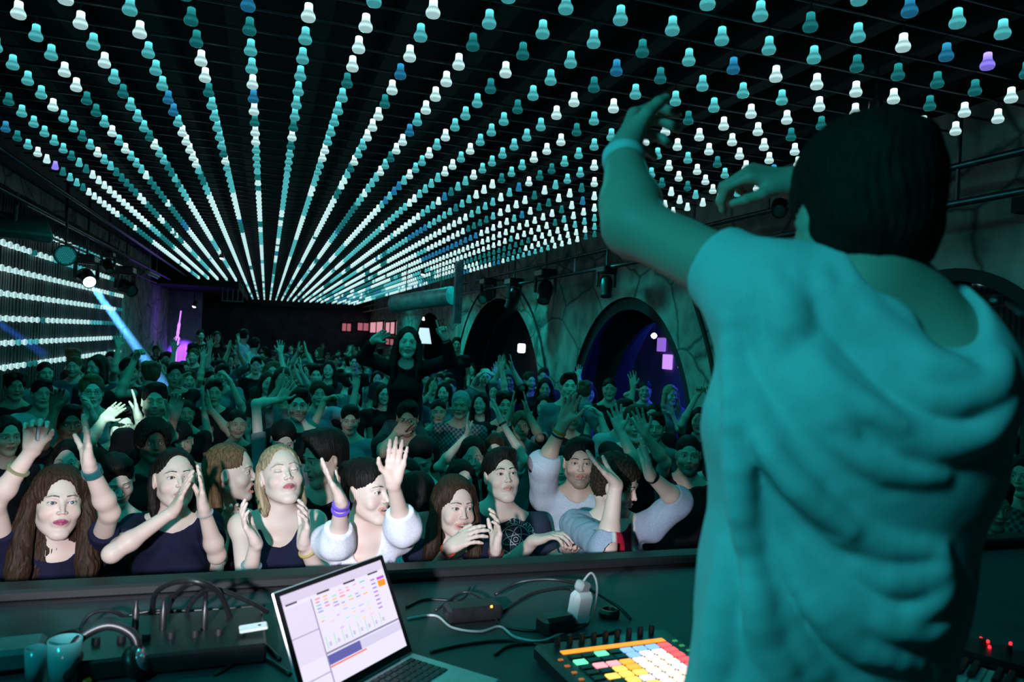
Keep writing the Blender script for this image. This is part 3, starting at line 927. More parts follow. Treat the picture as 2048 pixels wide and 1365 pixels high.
# small cluster lamp at the arch crown
p = onx(1305, 620, 4.9); r = empty('crystal_lamp', p); tag(r, 'small sparkling teal lamp at the top right of the big arch', 'lamp')
t = MB()
for k in range(9): t.lathe([(0, -.018), (.014, 0), (0, .018)], (0.05 * math.cos(k * 2.1), 0.10 * math.sin(k * 1.3), 0.05 * math.cos(k * 3.1)), n=6)
t.obj('crystals', mat('sparkling crystal', (.6, 1, 1), .2, emit=(0.3, 0.9, 1.0), estr=1.6), r); t = MB(); t.box((0, 0, 0.08), (0.05, 0.2, 0.03)); t.tube([(0, 0, .08), (0, 0, .5)], 0.01, 6); t.obj('bar', BLACKM, r)
# beams of light in the haze
def beam(a, b, r0, r1, col, e, dens, name, label):
    a = np.asarray(a, float); b = np.asarray(b, float); d_ = unit(b - a); L = np.linalg.norm(b - a)
    M = bpy.data.materials.new('club haze ' + name); M.use_nodes = True; nt = M.node_tree; nt.nodes.clear()
    ou = nt.nodes.new('ShaderNodeOutputMaterial'); vs = nt.nodes.new('ShaderNodeVolumeScatter'); vs.inputs['Density'].default_value = dens; vs.inputs['Anisotropy'].default_value = 0.0
    vs.inputs['Color'].default_value = (0.95, 0.95, 0.95, 1); nt.links.new(vs.outputs[0], ou.inputs['Volume'])
    t = MB(); t.lathe([(r0 * 1.15, 0.0), (r1 * 1.15, L)], a, d_, 24); o = t.obj('haze', M, smooth=True); tag(o, label, 'haze', kind='stuff')
    l = light('SPOT', name, a - d_ * 0.01, e, col, b, spot_size=2 * math.atan((r1) / L) * 1.0, spot_blend=0.35, shadow_soft_size=r0)
    return o
beam(beam_o + bd * 0.05, beam_t, 0.042, 0.060, (0.10, 0.42, 1.0), 65000, 0.38, 'beam_lamp', 'blue-white beam of haze falling from the lit moving head light')
beam(onx(-60, 605, -2.6), onx(92, 712, -2.2), 0.025, 0.05, (0.03, 0.16, 1.0), 1300, 0.20, 'side_beam_lamp', 'faint blue beam of haze crossing the left wall lamps')

# ------------------------------------------------------------------ stage and booth
TZ = 1.46
mb = MB(); mb.box((0.8, -0.6, 0.375), (7.2, 5.6, 0.75)); struct(mb, 'floor', FLOORM)
mb = MB(); mb.box((0.6, 2.40, 0.73), (5.6, 0.05, 1.46), bev=0.005); mb.box((0.6, 2.395, 1.485), (5.6, 0.09, 0.035), bev=0.008)
tag(mb.obj('booth_front', mat('black booth board', (0.004, 0.005, 0.006), 0.6, noise=((5, 5, 5), .3))), 'black front board of the booth between the table and the crowd', 'barrier')
r = empty('equipment_table', (0.6, 1.75, 0.75)); tag(r, 'long dark table covered in cables and gear in front of the crowd', 'table')
t = MB(); t.box((0, 0, TZ - 0.775), (5.4, 1.22, 0.05), bev=0.006); t.obj('table_top', mat('dark grey table top', (0.034, 0.038, 0.042), 0.6, noise=((9, 9, 9), .25)), r)
for x in (-2.55, 2.55):
    for y in (-0.5, 0.5):
        t = MB(); t.box((x, y, 0.335), (0.06, 0.06, 0.67)); t.obj('leg', BLACKM, r)

# laptop
hz = TZ + 0.022; H0 = onz(825, 1303, hz); yw = math.radians(42.5); ti = math.radians(26)
u_ = np.array([math.sin(yw), -math.cos(yw), 0]); l_ = np.array([-math.cos(yw), -math.sin(yw), 0]); W_ = 0.36; D_ = 0.25
r = empty('laptop', (H0[0], H0[1], TZ)); tag(r, 'open silver laptop with a bright white screen on the booth table', 'laptop')
ALU = mat('brushed aluminium', (0.55, 0.60, 0.62), 0.35, metal=0.55, noise=((40, 40, 40), .08))
Rl = np.stack([-l_, u_, np.array([0, 0, -1.0])], 1); Rl = np.stack([-l_, -u_, np.array([0, 0, 1.0])], 1)
cen = l_ * W_ / 2 + u_ * D_ / 2
t = MB(); t.box(cen + (0, 0, 0.011), (W_, D_, 0.016), Rl, bev=0.004)
for a_ in (0.06, 0.94):
    for b_ in (0.1, 0.9): t.box(l_ * W_ * a_ + u_ * D_ * b_ + (0, 0, 0.002), (0.02, 0.02, 0.004), Rl)
base = t.obj('base', ALU, r)
t = MB(); KEY = mat('black laptop keys', (0.02, 0.022, 0.025), 0.5, noise=((50, 50, 50), .2))
for row in range(6):
    nkx = 14
    for cx_ in range(nkx):
        if row == 5 and 3 < cx_ < 9: continue
        t.box(l_ * (0.040 + 0.0215 * cx_) + u_ * (0.025 + 0.0185 * row) + (0, 0, 0.0202), (0.0185, 0.0155, 0.003), Rl, bev=0.001)
    if row == 5: t.box(l_ * (0.040 + 0.0215 * 6) + u_ * (0.025 + 0.0185 * row) + (0, 0, 0.0202), (0.10, 0.0155, 0.003), Rl, bev=0.001)
t.obj('keys', KEY, base)
t = MB(); t.box(l_ * W_ / 2 + u_ * 0.19 + (0, 0, 0.0195), (0.10, 0.075, 0.001), Rl); t.obj('trackpad', mat('trackpad', (0.42, 0.46, 0.48), 0.25, noise=((40, 40, 40), .05)), base)
up_ = np.array([0, 0, 1.0]) * math.cos(ti) - u_ * math.sin(ti); nrm = unit(np.cross(-l_, up_)); 
if nrm @ u_ < 0: nrm = -nrm
Rs = np.stack([-l_, up_, np.cross(-l_, up_)], 1); HS = 0.245
sgn = 1 if (np.cross(-l_, up_) @ u_) > 0 else -1
hb = np.array([0, 0, 0.020])
t = MB(); t.box(hb + l_ * W_ / 2 + up_ * HS / 2 - nrm * 0.003, (W_, HS, 0.006), Rs, bev=0.0025); lid = t.obj('lid', ALU, r)
t = MB(); t.box(hb + l_ * W_ / 2 + up_ * HS / 2 + nrm * 0.0008, (W_ - 0.004, HS - 0.004, 0.0014), Rs); t.obj('bezel', mat('black glass bezel', (0.008, 0.008, 0.009), 0.12, noise=((9, 9, 9), .1)), lid)
t = MB(); t.lathe([(0.006, 0), (0.006, W_ * 0.7)], hb * 0.9 + l_ * W_ * 0.15, l_, 10); t.obj('hinge', BLACKM, lid)
# the screen: pale window with panes, clip blocks and bars
SCR = [((0, 0, 1, 1), (0.86, 0.84, 0.93)), ((0, 0.90, 1, 1), (0.80, 0.76, 0.86)), ((0.02, 0.885, 0.12, 0.905), (0.05, 0.04, 0.06)), ((0.30, 0.885, 0.42, 0.905), (0.12, 0.10, 0.13)), ((0.56, 0.885, 0.68, 0.905), (0.12, 0.10, 0.13)),
       ((0.82, 0.885, 0.93, 0.905), (0.12, 0.10, 0.13)), ((0.0, 0.30, 0.235, 0.86), (0.84, 0.80, 0.90)), ((0.235, 0.0, 0.245, 0.87), (0.55, 0.52, 0.62)), ((0, 0.56, 0.235, 0.57), (0.6, 0.56, 0.66)), ((0.245, 0.30, 1, 0.318), (0.50, 0.47, 0.58)),
       ((0.0, 0.13, 0.235, 0.14), (0.6, 0.56, 0.66)), ((0.245, 0.19, 0.56, 0.285), (0.36, 0.36, 0.62)), ((0.245, 0.165, 0.60, 0.180), (0.95, 0.42, 0.30)), ((0.56, 0.19, 1, 0.285), (0.78, 0.76, 0.86)), ((0.90, 0.72, 0.98, 0.79), (1.0, 0.55, 0.10)), ((0.90, 0.80, 0.98, 0.83), (0.72, 0.32, 0.80))]
rs_ = np.random.RandomState(3)
PAL = [(0.95, 0.42, 0.40), (0.35, 0.78, 0.72), (0.72, 0.42, 0.85), (0.98, 0.66, 0.35), (0.50, 0.55, 0.95), (0.60, 0.85, 0.60), (0.95, 0.60, 0.75)]
for rr_ in range(12):
    for cc_ in range(9):
        if rs_.rand() < (0.75 if rr_ < 5 else 0.35) and cc_ < 7:
            x0 = 0.27 + 0.075 * cc_; y0 = 0.84 - 0.033 * rr_; w_ = 0.055 * rs_.uniform(0.5, 1)
            cl = np.array(PAL[rs_.randint(7)]); cl = cl * 0.55 + 0.42 if rr_ > 4 else cl * 0.8 + 0.15
            SCR.append(((x0, y0, x0 + w_, y0 + 0.014), tuple(cl)))
for cc_ in range(8):
    SCR.append(((0.27 + 0.078 * cc_, 0.34, 0.275 + 0.078 * cc_, 0.47), (0.55, 0.80, 0.60))); SCR.append(((0.29 + 0.078 * cc_, 0.36, 0.31 + 0.078 * cc_, 0.40), (0.72, 0.70, 0.80)))
for rr_ in range(8): SCR.append(((0.83, 0.50 + 0.045 * rr_, 0.875, 0.515 + 0.045 * rr_), (0.62, 0.45, 0.80)))
t = MB(); SW, SH = W_ - 0.030, HS - 0.032
def srgb(c): return tuple((x / 12.92 if x < 0.04 else ((x + 0.055) / 1.055) ** 2.4) for x in c)
for k_, ((x0, y0, x1, y1), cl) in enumerate(SCR):
    c0 = hb + l_ * (W_ - 0.015 - SW * (x0 + x1) / 2) + up_ * (0.020 + SH * (y0 + y1) / 2) + nrm * (0.0017 + 0.00012 * (k_ > 0) + 0.0001 * (k_ > 7) + 0.0001 * (k_ > 15))
    t.box(c0, (SW * (x1 - x0), SH * (y1 - y0), 0.0003), Rs, col=srgb(cl))
SM = bpy.data.materials.new('lit laptop screen'); SM.use_nodes = True; nt = SM.node_tree; b = nt.nodes['Principled BSDF']; at_ = nt.nodes.new('ShaderNodeAttribute'); at_.attribute_name = 'Col'
b.inputs['Base Color'].default_value = (0.01, 0.01, 0.01, 1); nt.links.new(at_.outputs['Color'], b.inputs['Emission Color']); b.inputs['Emission Strength'].default_value = 1.25; b.inputs['Roughness'].default_value = 0.3
t.obj('screen', SM, lid, smooth=False)

# pad controller
c00 = onz(1118, 1300, TZ + .045); c10 = onz(1322, 1274, TZ + .045)
ex = unit(np.array([c10[0] - c00[0], c10[1] - c00[1], 0])); ey = np.array([ex[1], -ex[0], 0]); ey = ey if ey[1] < 0 else -ey
PW = np.linalg.norm(c10[:2] - c00[:2]); Rp = np.stack([ex, -ey, np.array([0, 0, 1.0])], 1)
r = empty('pad_controller', (c00[0], c00[1], TZ)); tag(r, 'black pad controller with an orange light strip and rows of coloured glowing pads', 'controller')
t = MB(); t.box(ex * PW * 0.5 + ey * 0.13 + (0, 0, 0.022), (PW + 0.09, 0.37, 0.040), Rp, bev=0.008); body_ = t.obj('body', mat('black controller shell', (0.010, 0.012, 0.014), 0.35, noise=((30, 30, 30), .2)), r)
for k in range(9):
    t = MB(); t.lathe([(0.0075, 0), (0.0070, 0.022), (0.005, 0.024), (0, 0.024)], ex * (PW * (k + 0.3) / 8.6) - ey * 0.030 + (0, 0, 0.042), n=16); t.box(ex * (PW * (k + 0.3) / 8.6) - ey * 0.0365 + (0, 0, 0.060), (0.0015, 0.001, 0.01), Rp)
    t.obj('knob', mat('rubber knob', (0.015, 0.016, 0.018), 0.5, noise=((60, 60, 60), .2)), r)
t = MB(); t.box(ex * PW * 0.5 + ey * 0.014 + (0, 0, 0.0425), (PW, 0.020, 0.003), Rp, bev=0.001); t.obj('light_strip', mat('orange light strip', (0.5, 0.2, 0.02), 0.4, emit=(1.0, 0.33, 0.02), estr=1.25), r)
padc = {'w': (0.80, 0.75, 1.0), 'g': (0.15, 1.0, 0.45), 'o': (1.0, 0.40, 0.04), 'r': (1.0, 0.10, 0.12), 'k': (1.0, 0.35, 0.40), 'y': (1.0, 0.65, 0.12), 'b': (0.25, 0.45, 1.0), 'x': (0.01, 0.02, 0.02), 'c': (1.0, 0.78, 0.62)}
PADS = ['xxgxbbbr', 'gxxxbwwr', 'xkkocccr', 'xxyocccr', 'xyyyccwr', 'xxywwccr', 'xoyyccwr', 'xxoyccwr']
for rr_ in range(8):
    for cc_ in range(8):
        ch = PADS[rr_][cc_]
        t = MB(); t.box(ex * (PW * (cc_ + 0.55) / 8.1) + ey * (0.046 + 0.029 * rr_) + (0, 0, 0.0435), (PW / 8.1 * 0.86, 0.022, 0.005), Rp, bev=0.0015)
        o = t.obj('pad', mat('pad ' + ch, tuple(np.array(padc[ch]) * 0.3), 0.4, emit=padc[ch], estr=0.05 if ch == 'x' else 1.5), r)
        o['label'] = {'w': 'lavender glowing pad', 'g': 'green glowing pad', 'o': 'orange glowing pad', 'r': 'red glowing pad', 'k': 'pink glowing pad', 'y': 'amber glowing pad', 'b': 'pale blue glowing pad', 'x': 'unlit pad', 'c': 'peach glowing pad'}[ch]
for k in range(6):
    t = MB(); t.box(-ex * 0.02 + ey * (0.05 + 0.035 * k) + (0, 0, 0.043), (0.012, 0.008, 0.003), Rp); t.obj('side_button', mat('amber button', (0.3, 0.1, 0.02), 0.4, emit=(1, 0.3, 0.05), estr=0.35), r)
for k in range(8):
    t = MB(); t.box(ex * (PW + 0.022) + ey * (0.03 + 0.03 * k) + (0, 0, 0.043), (0.012, 0.008, 0.003), Rp); t.obj('side_button', mat('green button', (0.02, 0.2, 0.05), 0.4, emit=(0.1, 0.8, 0.2), estr=0.35), r)

# keyboard synthesiser lower right
k0 = onz(1893, 1340, TZ + .08); kx = unit(onz(2048, 1385, TZ + .08) - k0); kx[2] = 0; kx = unit(kx); ky = np.array([-kx[1], kx[0], 0]); Rk = np.stack([kx, ky, np.array([0, 0, 1.0])], 1)
r = empty('keyboard', (k0[0], k0[1], TZ)); tag(r, 'synthesiser keyboard with piano keys and small red lights at the lower right', 'keyboard')
t = MB(); t.box(kx * 0.25 + ky * 0.07 + (0, 0, 0.035), (0.78, 0.36, 0.06), Rk, bev=0.01); t.box(kx * 0.25 + ky * 0.19 + (0, 0, 0.075), (0.78, 0.12, 0.03), Rk, bev=0.008); t.obj('body', mat('black synth shell', (0.010, 0.012, 0.014), 0.35, noise=((30, 30, 30), .2)), r)
for k in range(22):
    t = MB(); t.box(kx * (-0.10 + 0.0232 * k + .02) + ky * 0.005 + (0, 0, 0.072), (0.0222, 0.15, 0.016), Rk, bev=0.002); t.obj('white_key', mat('white key', (0.55, 0.55, 0.52), 0.3, noise=((40, 40, 40), .05)), r)
    if k % 7 in (0, 1, 3, 4, 5):
        t = MB(); t.box(kx * (-0.10 + 0.0232 * (k + 0.5) + .02) + ky * 0.035 + (0, 0, 0.086), (0.012, 0.095, 0.016), Rk, bev=0.003); t.obj('black_key', mat('black key', (0.012, 0.012, 0.014), 0.3, noise=((40, 40, 40), .1)), r)
for (u, v_) in [(1962, 1278), (1976, 1284), (1979, 1295), (2021, 1288), (2017, 1299)]:
    q = onz(u, v_, TZ + .0925) - np.array(r.location); t = MB(); t.lathe([(0.0035, -.003), (0.0035, 0.002), (0.002, 0.004), (0, 0.0045)], q, n=10); t.obj('red_light', mat('red indicator', (0.4, 0, 0), .4, emit=(1.0, 0.02, 0.03), estr=3.0), r, smooth=True)
for k in range(10):
    t = MB(); q = kx * (-0.02 + 0.055 * k) + ky * 0.215 + (0, 0, 0.09); t.lathe([(0.009, 0), (0.008, 0.014), (0, 0.015)], q, n=12); t.obj('knob', mat('rubber knob'), r)


def cable(pts, r, label, m_=None, name='cable', grp='black cables on the booth table'):
    t = MB(); t.tube(spline(pts, 8), r, 8)
    return tag(t.obj(name, m_ or mat('black cable rubber', (0.008, 0.009, 0.010), 0.45, noise=((60, 60, 60), .2)), smooth=True), label, 'cable', grp)


def tp(u, v_, z=0.0): return onz(u, v_, TZ + 0.004 + z)
WC = mat('white cable', (0.42, 0.45, 0.46), 0.4, noise=((60, 60, 60), .1))
cable([tp(815, 1238), tp(870, 1232), tp(905, 1256), tp(960, 1264), tp(1000, 1254), tp(1030, 1275), tp(1080, 1283), tp(1118, 1270), tp(1170, 1250), tp(1180, 1235)], 0.0035, 'thin pale cable snaking from the laptop to the white adapter', WC, grp='pale cables on the booth table')
cable([tp(812, 1215), tp(850, 1200), tp(920, 1200), tp(940, 1175, .02)], 0.004, 'black cable looping behind the power brick')
cable([tp(990, 1190, .02), tp(1040, 1165, .05), tp(1110, 1160, .07), tp(1170, 1175, .05), tp(1230, 1210, .03), tp(1262, 1240)], 0.005, 'black cable arching from the power brick over the white adapter')
cable([tp(1005, 1225), tp(1060, 1190, .03), tp(1120, 1178, .04), tp(1148, 1185, .03), tp(1145, 1220, .02), tp(1150, 1250)], 0.005, 'black cable curling down in front of the white adapter')
cable([tp(870, 1222), tp(930, 1185, .03), tp(985, 1215, .02), tp(1000, 1250), tp(1060, 1262), tp(1110, 1258)], 0.004, 'black cable draped across the power brick')
cable([tp(860, 1305), tp(930, 1290), tp(1010, 1282), tp(1080, 1290), tp(1110, 1300)], 0.004, 'black cable lying between laptop and pad controller')
cable([tp(990, 1310), tp(1020, 1292), tp(1100, 1285), tp(1180, 1275), tp(1240, 1262)], 0.005, 'black cable passing behind the pad controller knobs')
cable([tp(60, 1305), tp(120, 1270, .03), tp(160, 1265, .05), tp(185, 1290), tp(190, 1320)], 0.005, 'black cable making a low loop at the far left of the table')
cable([tp(150, 1310), tp(165, 1250, .04), tp(190, 1225, .06), tp(230, 1225, .05), tp(275, 1250)], 0.005, 'black cable looping next to the left low loop')
cable([tp(305, 1240), tp(310, 1190, .10), tp(350, 1165, .16), tp(400, 1165, .17), tp(440, 1190, .12), tp(470, 1260)], 0.007, 'thick black cable in the tallest loop left of the laptop')
cable([tp(330, 1250), tp(345, 1200, .08), tp(380, 1168, .15), tp(410, 1180, .12), tp(408, 1240, .02)], 0.006, 'black cable in the inner tall loop left of the laptop')
cable([tp(370, 1250), tp(378, 1215, .06), tp(400, 1190, .10), tp(430, 1178, .13), tp(500, 1205, .08), tp(535, 1225, .04)], 0.006, 'black cable leaning from the tall loops to the laptop lid')
cable([tp(190, 1330), tp(250, 1262), tp(300, 1230, .02), tp(360, 1225, .02), tp(420, 1240), tp(520, 1285)], 0.006, 'black cable running along the back of the dark gear box')
cable([tp(240, 1250), tp(250, 1235, .02), tp(310, 1222, .03), tp(380, 1222, .03), tp(455, 1218, .03), tp(530, 1212, .03)], 0.005, 'straight black cable in front of the booth board')
cable([tp(430, 1300), tp(470, 1278), tp(500, 1272), tp(530, 1290), tp(560, 1320)], 0.005, 'short black cable bending towards the laptop base')
cable([tp(430, 1350), tp(480, 1325), tp(530, 1320), tp(580, 1350)], 0.005, 'black cable lying under the left edge of the laptop')
# power brick
b0 = tp(945, 1238); r = empty('power_brick', (b0[0], b0[1], TZ)); tag(r, 'black power brick with a small orange light amid cables', 'power supply')
t = MB(); t.box((0, 0, 0.025), (0.16, 0.07, 0.045), rotm(0.05, 0, 0), bev=0.008); t.obj('case', BLACKM, r)
q = onz(983, 1214, TZ + .04); q = ony(983, 1214, b0[1] - 0.037) - np.array(r.location); t = MB(); t.lathe([(0.004, 0), (0.003, 0.003), (0, 0.004)], q, (0, -1, 0), 10); t.obj('indicator', mat('orange indicator', (.5, .2, 0), .4, emit=(1, .30, .03), estr=4), r, smooth=True)
# white adapter
b0 = tp(1158, 1252); r = empty('power_adapter', (b0[0], b0[1], TZ)); tag(r, 'white plug adapter standing upright among black cables', 'power adapter')
t = MB(); t.box((0, 0, 0.055), (0.065, 0.045, 0.095), rotm(0.2, 0.12, 0.08), bev=0.012); t.obj('case', mat('white adapter plastic', (0.55, 0.6, 0.6), 0.35, noise=((20, 20, 20), .04)), r)
t = MB(); t.box((0.005, 0, 0.115), (0.045, 0.03, 0.028), rotm(0.5, 0.2, 0.3), bev=0.006); t.tube(spline([(0, 0, .12), (.03, 0, .15), (.05, 0, .11), (.045, 0, .03)]), 0.003, 8); t.obj('plug', mat('grey plug plastic', (0.25, 0.30, 0.30), 0.4, noise=((20, 20, 20), .05)), r)
b0 = tp(1110, 1262); t = MB(); t.box(b0 + np.array([0, 0, .02]), (0.10, 0.06, 0.05), rotm(0.2, 0, 0), bev=0.01); tag(t.obj('socket_block', BLACKM), 'black socket block left of the pad controller knobs', 'power strip')
b0 = tp(1218, 1232); t = MB(); t.lathe([(0.03, 0), (0.032, 0.012), (0.026, 0.02), (0.018, 0.02), (0.016, 0.012), (0, 0.012)], b0, n=20); tag(t.obj('cable_plug', BLACKM), 'round black plug lying right of the white adapter', 'plug')
# white usb stick, dark gear box, drinking glasses
b0 = tp(507, 1256, .06); t = MB(); Ru = rotm(0.12, 0.25, -0.06)
r = empty('card_reader', b0); tag(r, 'small white flat adapter on top of the dark gear box by the laptop', 'adapter')
t.box((0, 0, 0), (0.066, 0.028, 0.008), Ru, bev=0.003); t.obj('case', mat('white adapter plastic'), r); t = MB(); t.lathe([(0.004, 0), (0.004, 0.001), (0, .001)], Ru @ np.array([.014, 0, .004]), n=10); t.obj('hole', BLACKM, r)
r = empty('audio_interface', (*tp(345, 1300)[:2], TZ)); tag(r, 'black gear box with knobs under the cable loops at the left', 'audio equipment')
t = MB(); t.box((0.0, 0.0, 0.025), (0.42, 0.26, 0.046), rotm(0.05, 0, 0), bev=0.006); t.obj('case', BLACKM, r)
for k in range(7): t = MB(); t.lathe([(0.010, 0), (0.009, 0.016), (0, 0.017)], (-0.16 + 0.053 * k, -0.04, 0.047), n=14); t.obj('knob', mat('rubber knob'), r)
for k, (u, lb) in enumerate([(270, 'black jack plug standing third from the laptop'), (325, 'black jack plug standing second from the laptop'), (408, 'black jack plug standing nearest the laptop')]):
    q = tp(u, 1262, .04); t = MB(); t.lathe([(0.008, 0.0), (0.008, 0.05), (0.005, 0.055), (0.004, 0.075), (0, 0.076)], q, n=12); tag(t.obj('jack_plug', BLACKM), lb, 'plug', 'jack plugs')
for k, (u, v_, rr_, hh, m_, lb, c_) in enumerate([(68, 1365, 0.021, 0.075, (0.12, 0.42, 0.45), 'narrow teal plastic cup at the far left of the table', 'cup'), (126, 1372, 0.034, 0.10, (0.16, 0.55, 0.56), 'larger teal plastic cup beside the narrow one', 'cup')]):
    q = tp(u, v_); t = MB(); t.lathe([(rr_ * .8, 0), (rr_, hh), (rr_ * .93, hh), (rr_ * .74, 0.006), (0, 0.006)], q, n=24); tag(t.obj('plastic_cup', mat('teal cup %d' % k, m_, 0.15, trans=0.3, noise=((20, 20, 20), .1)), smooth=True), lb, c_, 'plastic cups')
q = tp(205, 1362); r = empty('headphones', q); tag(r, 'black headphones with a shiny silver disc at the lower left', 'headphones')
t = MB(); t.tube(spline([(-.07, 0, .03), (-.055, .02, .085), (0, .03, .11), (.055, .02, .085), (.07, 0, .03)]), 0.011, 10); t.obj('headband', BLACKM, r, smooth=True)
for g in (-1, 1):
    t = MB(); t.lathe([(0.0, -.014), (0.034, -.012), (0.040, 0), (0.034, .014), (0, .016)], (g * .065, 0, .035), (g * 1, -.25, .5), 22); e_ = t.obj('ear_cup', BLACKM, r, smooth=True)
    t = MB(); t.lathe([(0.026, .0145), (0.026, .018), (0, .019)], (g * .065, 0, .035), (g * 1, -.25, .5), 22); t.obj('disc', mat('polished silver', (0.5, 0.5, 0.58), 0.18, metal=0.7, noise=((30, 30, 30), .2)), e_, smooth=True)
q = tp(0, 1330); t = MB(); t.box(q + np.array([0.02, -0.02, 0.03]), (0.14, 0.10, 0.05), rotm(.1, 0, 0), bev=.01); tag(t.obj('gear_case', mat('teal grey case', (0.03, 0.09, 0.10), .5, noise=((20, 20, 20), .2))), 'small teal grey case at the left edge of the table', 'case')
q = tp(142, 1362, .0); t = MB(); t.box(q + np.array([0.03, -0.01, 0.006]), (0.02, 0.05, 0.012), rotm(.4, 0, 0), bev=.004); tag(t.obj('lighter', mat('orange plastic', (0.75, 0.14, 0.02), .4, noise=((20, 20, 20), .05))), 'small orange lighter lying next to the teal cups', 'lighter')

# ------------------------------------------------------------------ people
def head_field(F, o, R, s, sex='f', mouth='closed', eyes='open'):
    """face and skull in head coordinates: x to the person's right, y out of the face, z up"""
    F.frame(o, R, s)
    m_ = sex == 'm'
    F.ell((0, -0.012, 0.040), (0.073, 0.094, 0.085), 0.02)
    F.ell((0, 0.022, -0.015), (0.0655, 0.066, 0.092), 0.03)
    jw = 0.054 if m_ else 0.048; jr = 0.017 if m_ else 0.015
    F.cone((jw, 0.000, -0.050), (0.016, 0.062, -0.100), jr, jr, 0.03)
    F.cone((-jw, 0.000, -0.050), (-0.016, 0.062, -0.100), jr, jr, 0.03)
    F.ell((0, 0.066, -0.102), (0.020, 0.016, 0.016) if m_ else (0.016, 0.015, 0.015), 0.02)
    for sx in (-1, 1):
        F.ell((sx * 0.040, 0.057, -0.028), (0.022, 0.020, 0.020), 0.022)
        F.ell((sx * 0.031, 0.092, 0.009), (0.017, 0.012, 0.011), 0.014, 's')
    br = 0.0095 if m_ else 0.007
    for sx in (-1, 1):
        F.chain([(sx * 0.010, 0.080, 0.026), (sx * 0.030, 0.079, 0.029), (sx * 0.047, 0.066, 0.022)], [br, br, 0.006], 0.012)
    F.chain([(0, 0.080, 0.018), (0, 0.094, -0.008), (0, 0.103, -0.024)], [0.0065, 0.0068, 0.0088 if m_ else 0.0078], 0.010)
    for sx in (-1, 1):
        F.ell((sx * 0.0105, 0.094, -0.027), (0.0068, 0.0085, 0.0062), 0.006)
        F.ell((sx * 0.0062, 0.0985, -0.0345), (0.0032, 0.0045, 0.003), 0.003, 's')
        F.ell((sx * 0.0305, 0.0735, 0.008), (0.0150, 0.0138, 0.0125), 0.005)
    F.ell((0, 0.074, -0.056), (0.026, 0.018, 0.021), 0.012)
    if mouth == 'closed':
        F.chain([(-0.022, 0.080, -0.0575), (-0.006, 0.0925, -0.0535), (0.006, 0.0925, -0.0535), (0.022, 0.080, -0.0575)], [0.003, 0.0052, 0.0052, 0.003], 0.004)
        F.chain([(-0.021, 0.080, -0.0600), (0, 0.0905, -0.0635), (0.021, 0.080, -0.0600)], [0.003, 0.0064, 0.003], 0.003)
        F.chain([(-0.023, 0.086, -0.0590), (0, 0.0995, -0.0582), (0.023, 0.086, -0.0590)], [0.0012, 0.0016, 0.0012], 0.003, 's')
    elif mouth == 'smile':
        F.chain([(-0.027, 0.075, -0.0520), (0, 0.0915, -0.0530), (0.027, 0.075, -0.0520)], [0.003, 0.0048, 0.003], 0.004)
        F.chain([(-0.026, 0.075, -0.0550), (0, 0.0885, -0.0710), (0.026, 0.075, -0.0550)], [0.003, 0.0058, 0.003], 0.004)
        F.ell((0, 0.092, -0.0600), (0.020, 0.010, 0.0052), 0.003, 's')
        F.ell((0.045, 0.062, -0.038), (0.014, 0.012, 0.012), 0.014).ell((-0.045, 0.062, -0.038), (0.014, 0.012, 0.012), 0.014)
    else:
        F.chain([(-0.020, 0.080, -0.0570), (0, 0.0925, -0.0510), (0.020, 0.080, -0.0570)], [0.003, 0.0048, 0.003], 0.004)
        F.chain([(-0.019, 0.077, -0.0650), (0, 0.0870, -0.0810), (0.019, 0.077, -0.0650)], [0.003, 0.0060, 0.003], 0.004)
        F.ell((0, 0.090, -0.0650), (0.0155, 0.018, 0.0115), 0.003, 's')
    if eyes == 'open':
        for sx in (-1, 1):
            def eye(P, sx=sx):
                x = (P[..., 0] - sx * 0.0305) ; z = P[..., 2] - 0.0078 - 0.06 * x * sx
                h = 0.0050 * (1 - (x / 0.0148) ** 2)
                return np.maximum(np.abs(z) - h, 0.078 - P[..., 1]) * 0.8
            F.fun((sx * 0.0305, 0.09, 0.008), 0.024, eye, 0.0012, 's')
    # ears
    for sx in (-1, 1):
        F.ell((sx * 0.0765, -0.006, 0.002), (0.0085, 0.018, 0.031), 0.008, 'u', rotm(sx * -0.35, 0, 0))
        F.ell((sx * 0.0845, 0.000, 0.006), (0.006, 0.010, 0.017), 0.004, 's')
    F.frame()


HAND_POSES = {
    # (mcp, pip, dip) curl in degrees, spread, thumb out
    'open': ((2, 8, 6), 9, 1.0), 'clap': ((0, 6, 5), 2, 0.55), 'relaxed': ((18, 30, 18), 4, 0.6), 'curl': ((42, 50, 30), 4, 0.3),
    'fist': ((78, 92, 55), 1, -0.2), 'point': ((78, 92, 55), 1, -0.2), 'grip': ((55, 62, 35), 2, 0.1), 'pinch': ((35, 45, 25), 5, 0.0),
    'cup': ((14, 22, 14), 3, 0.7)}


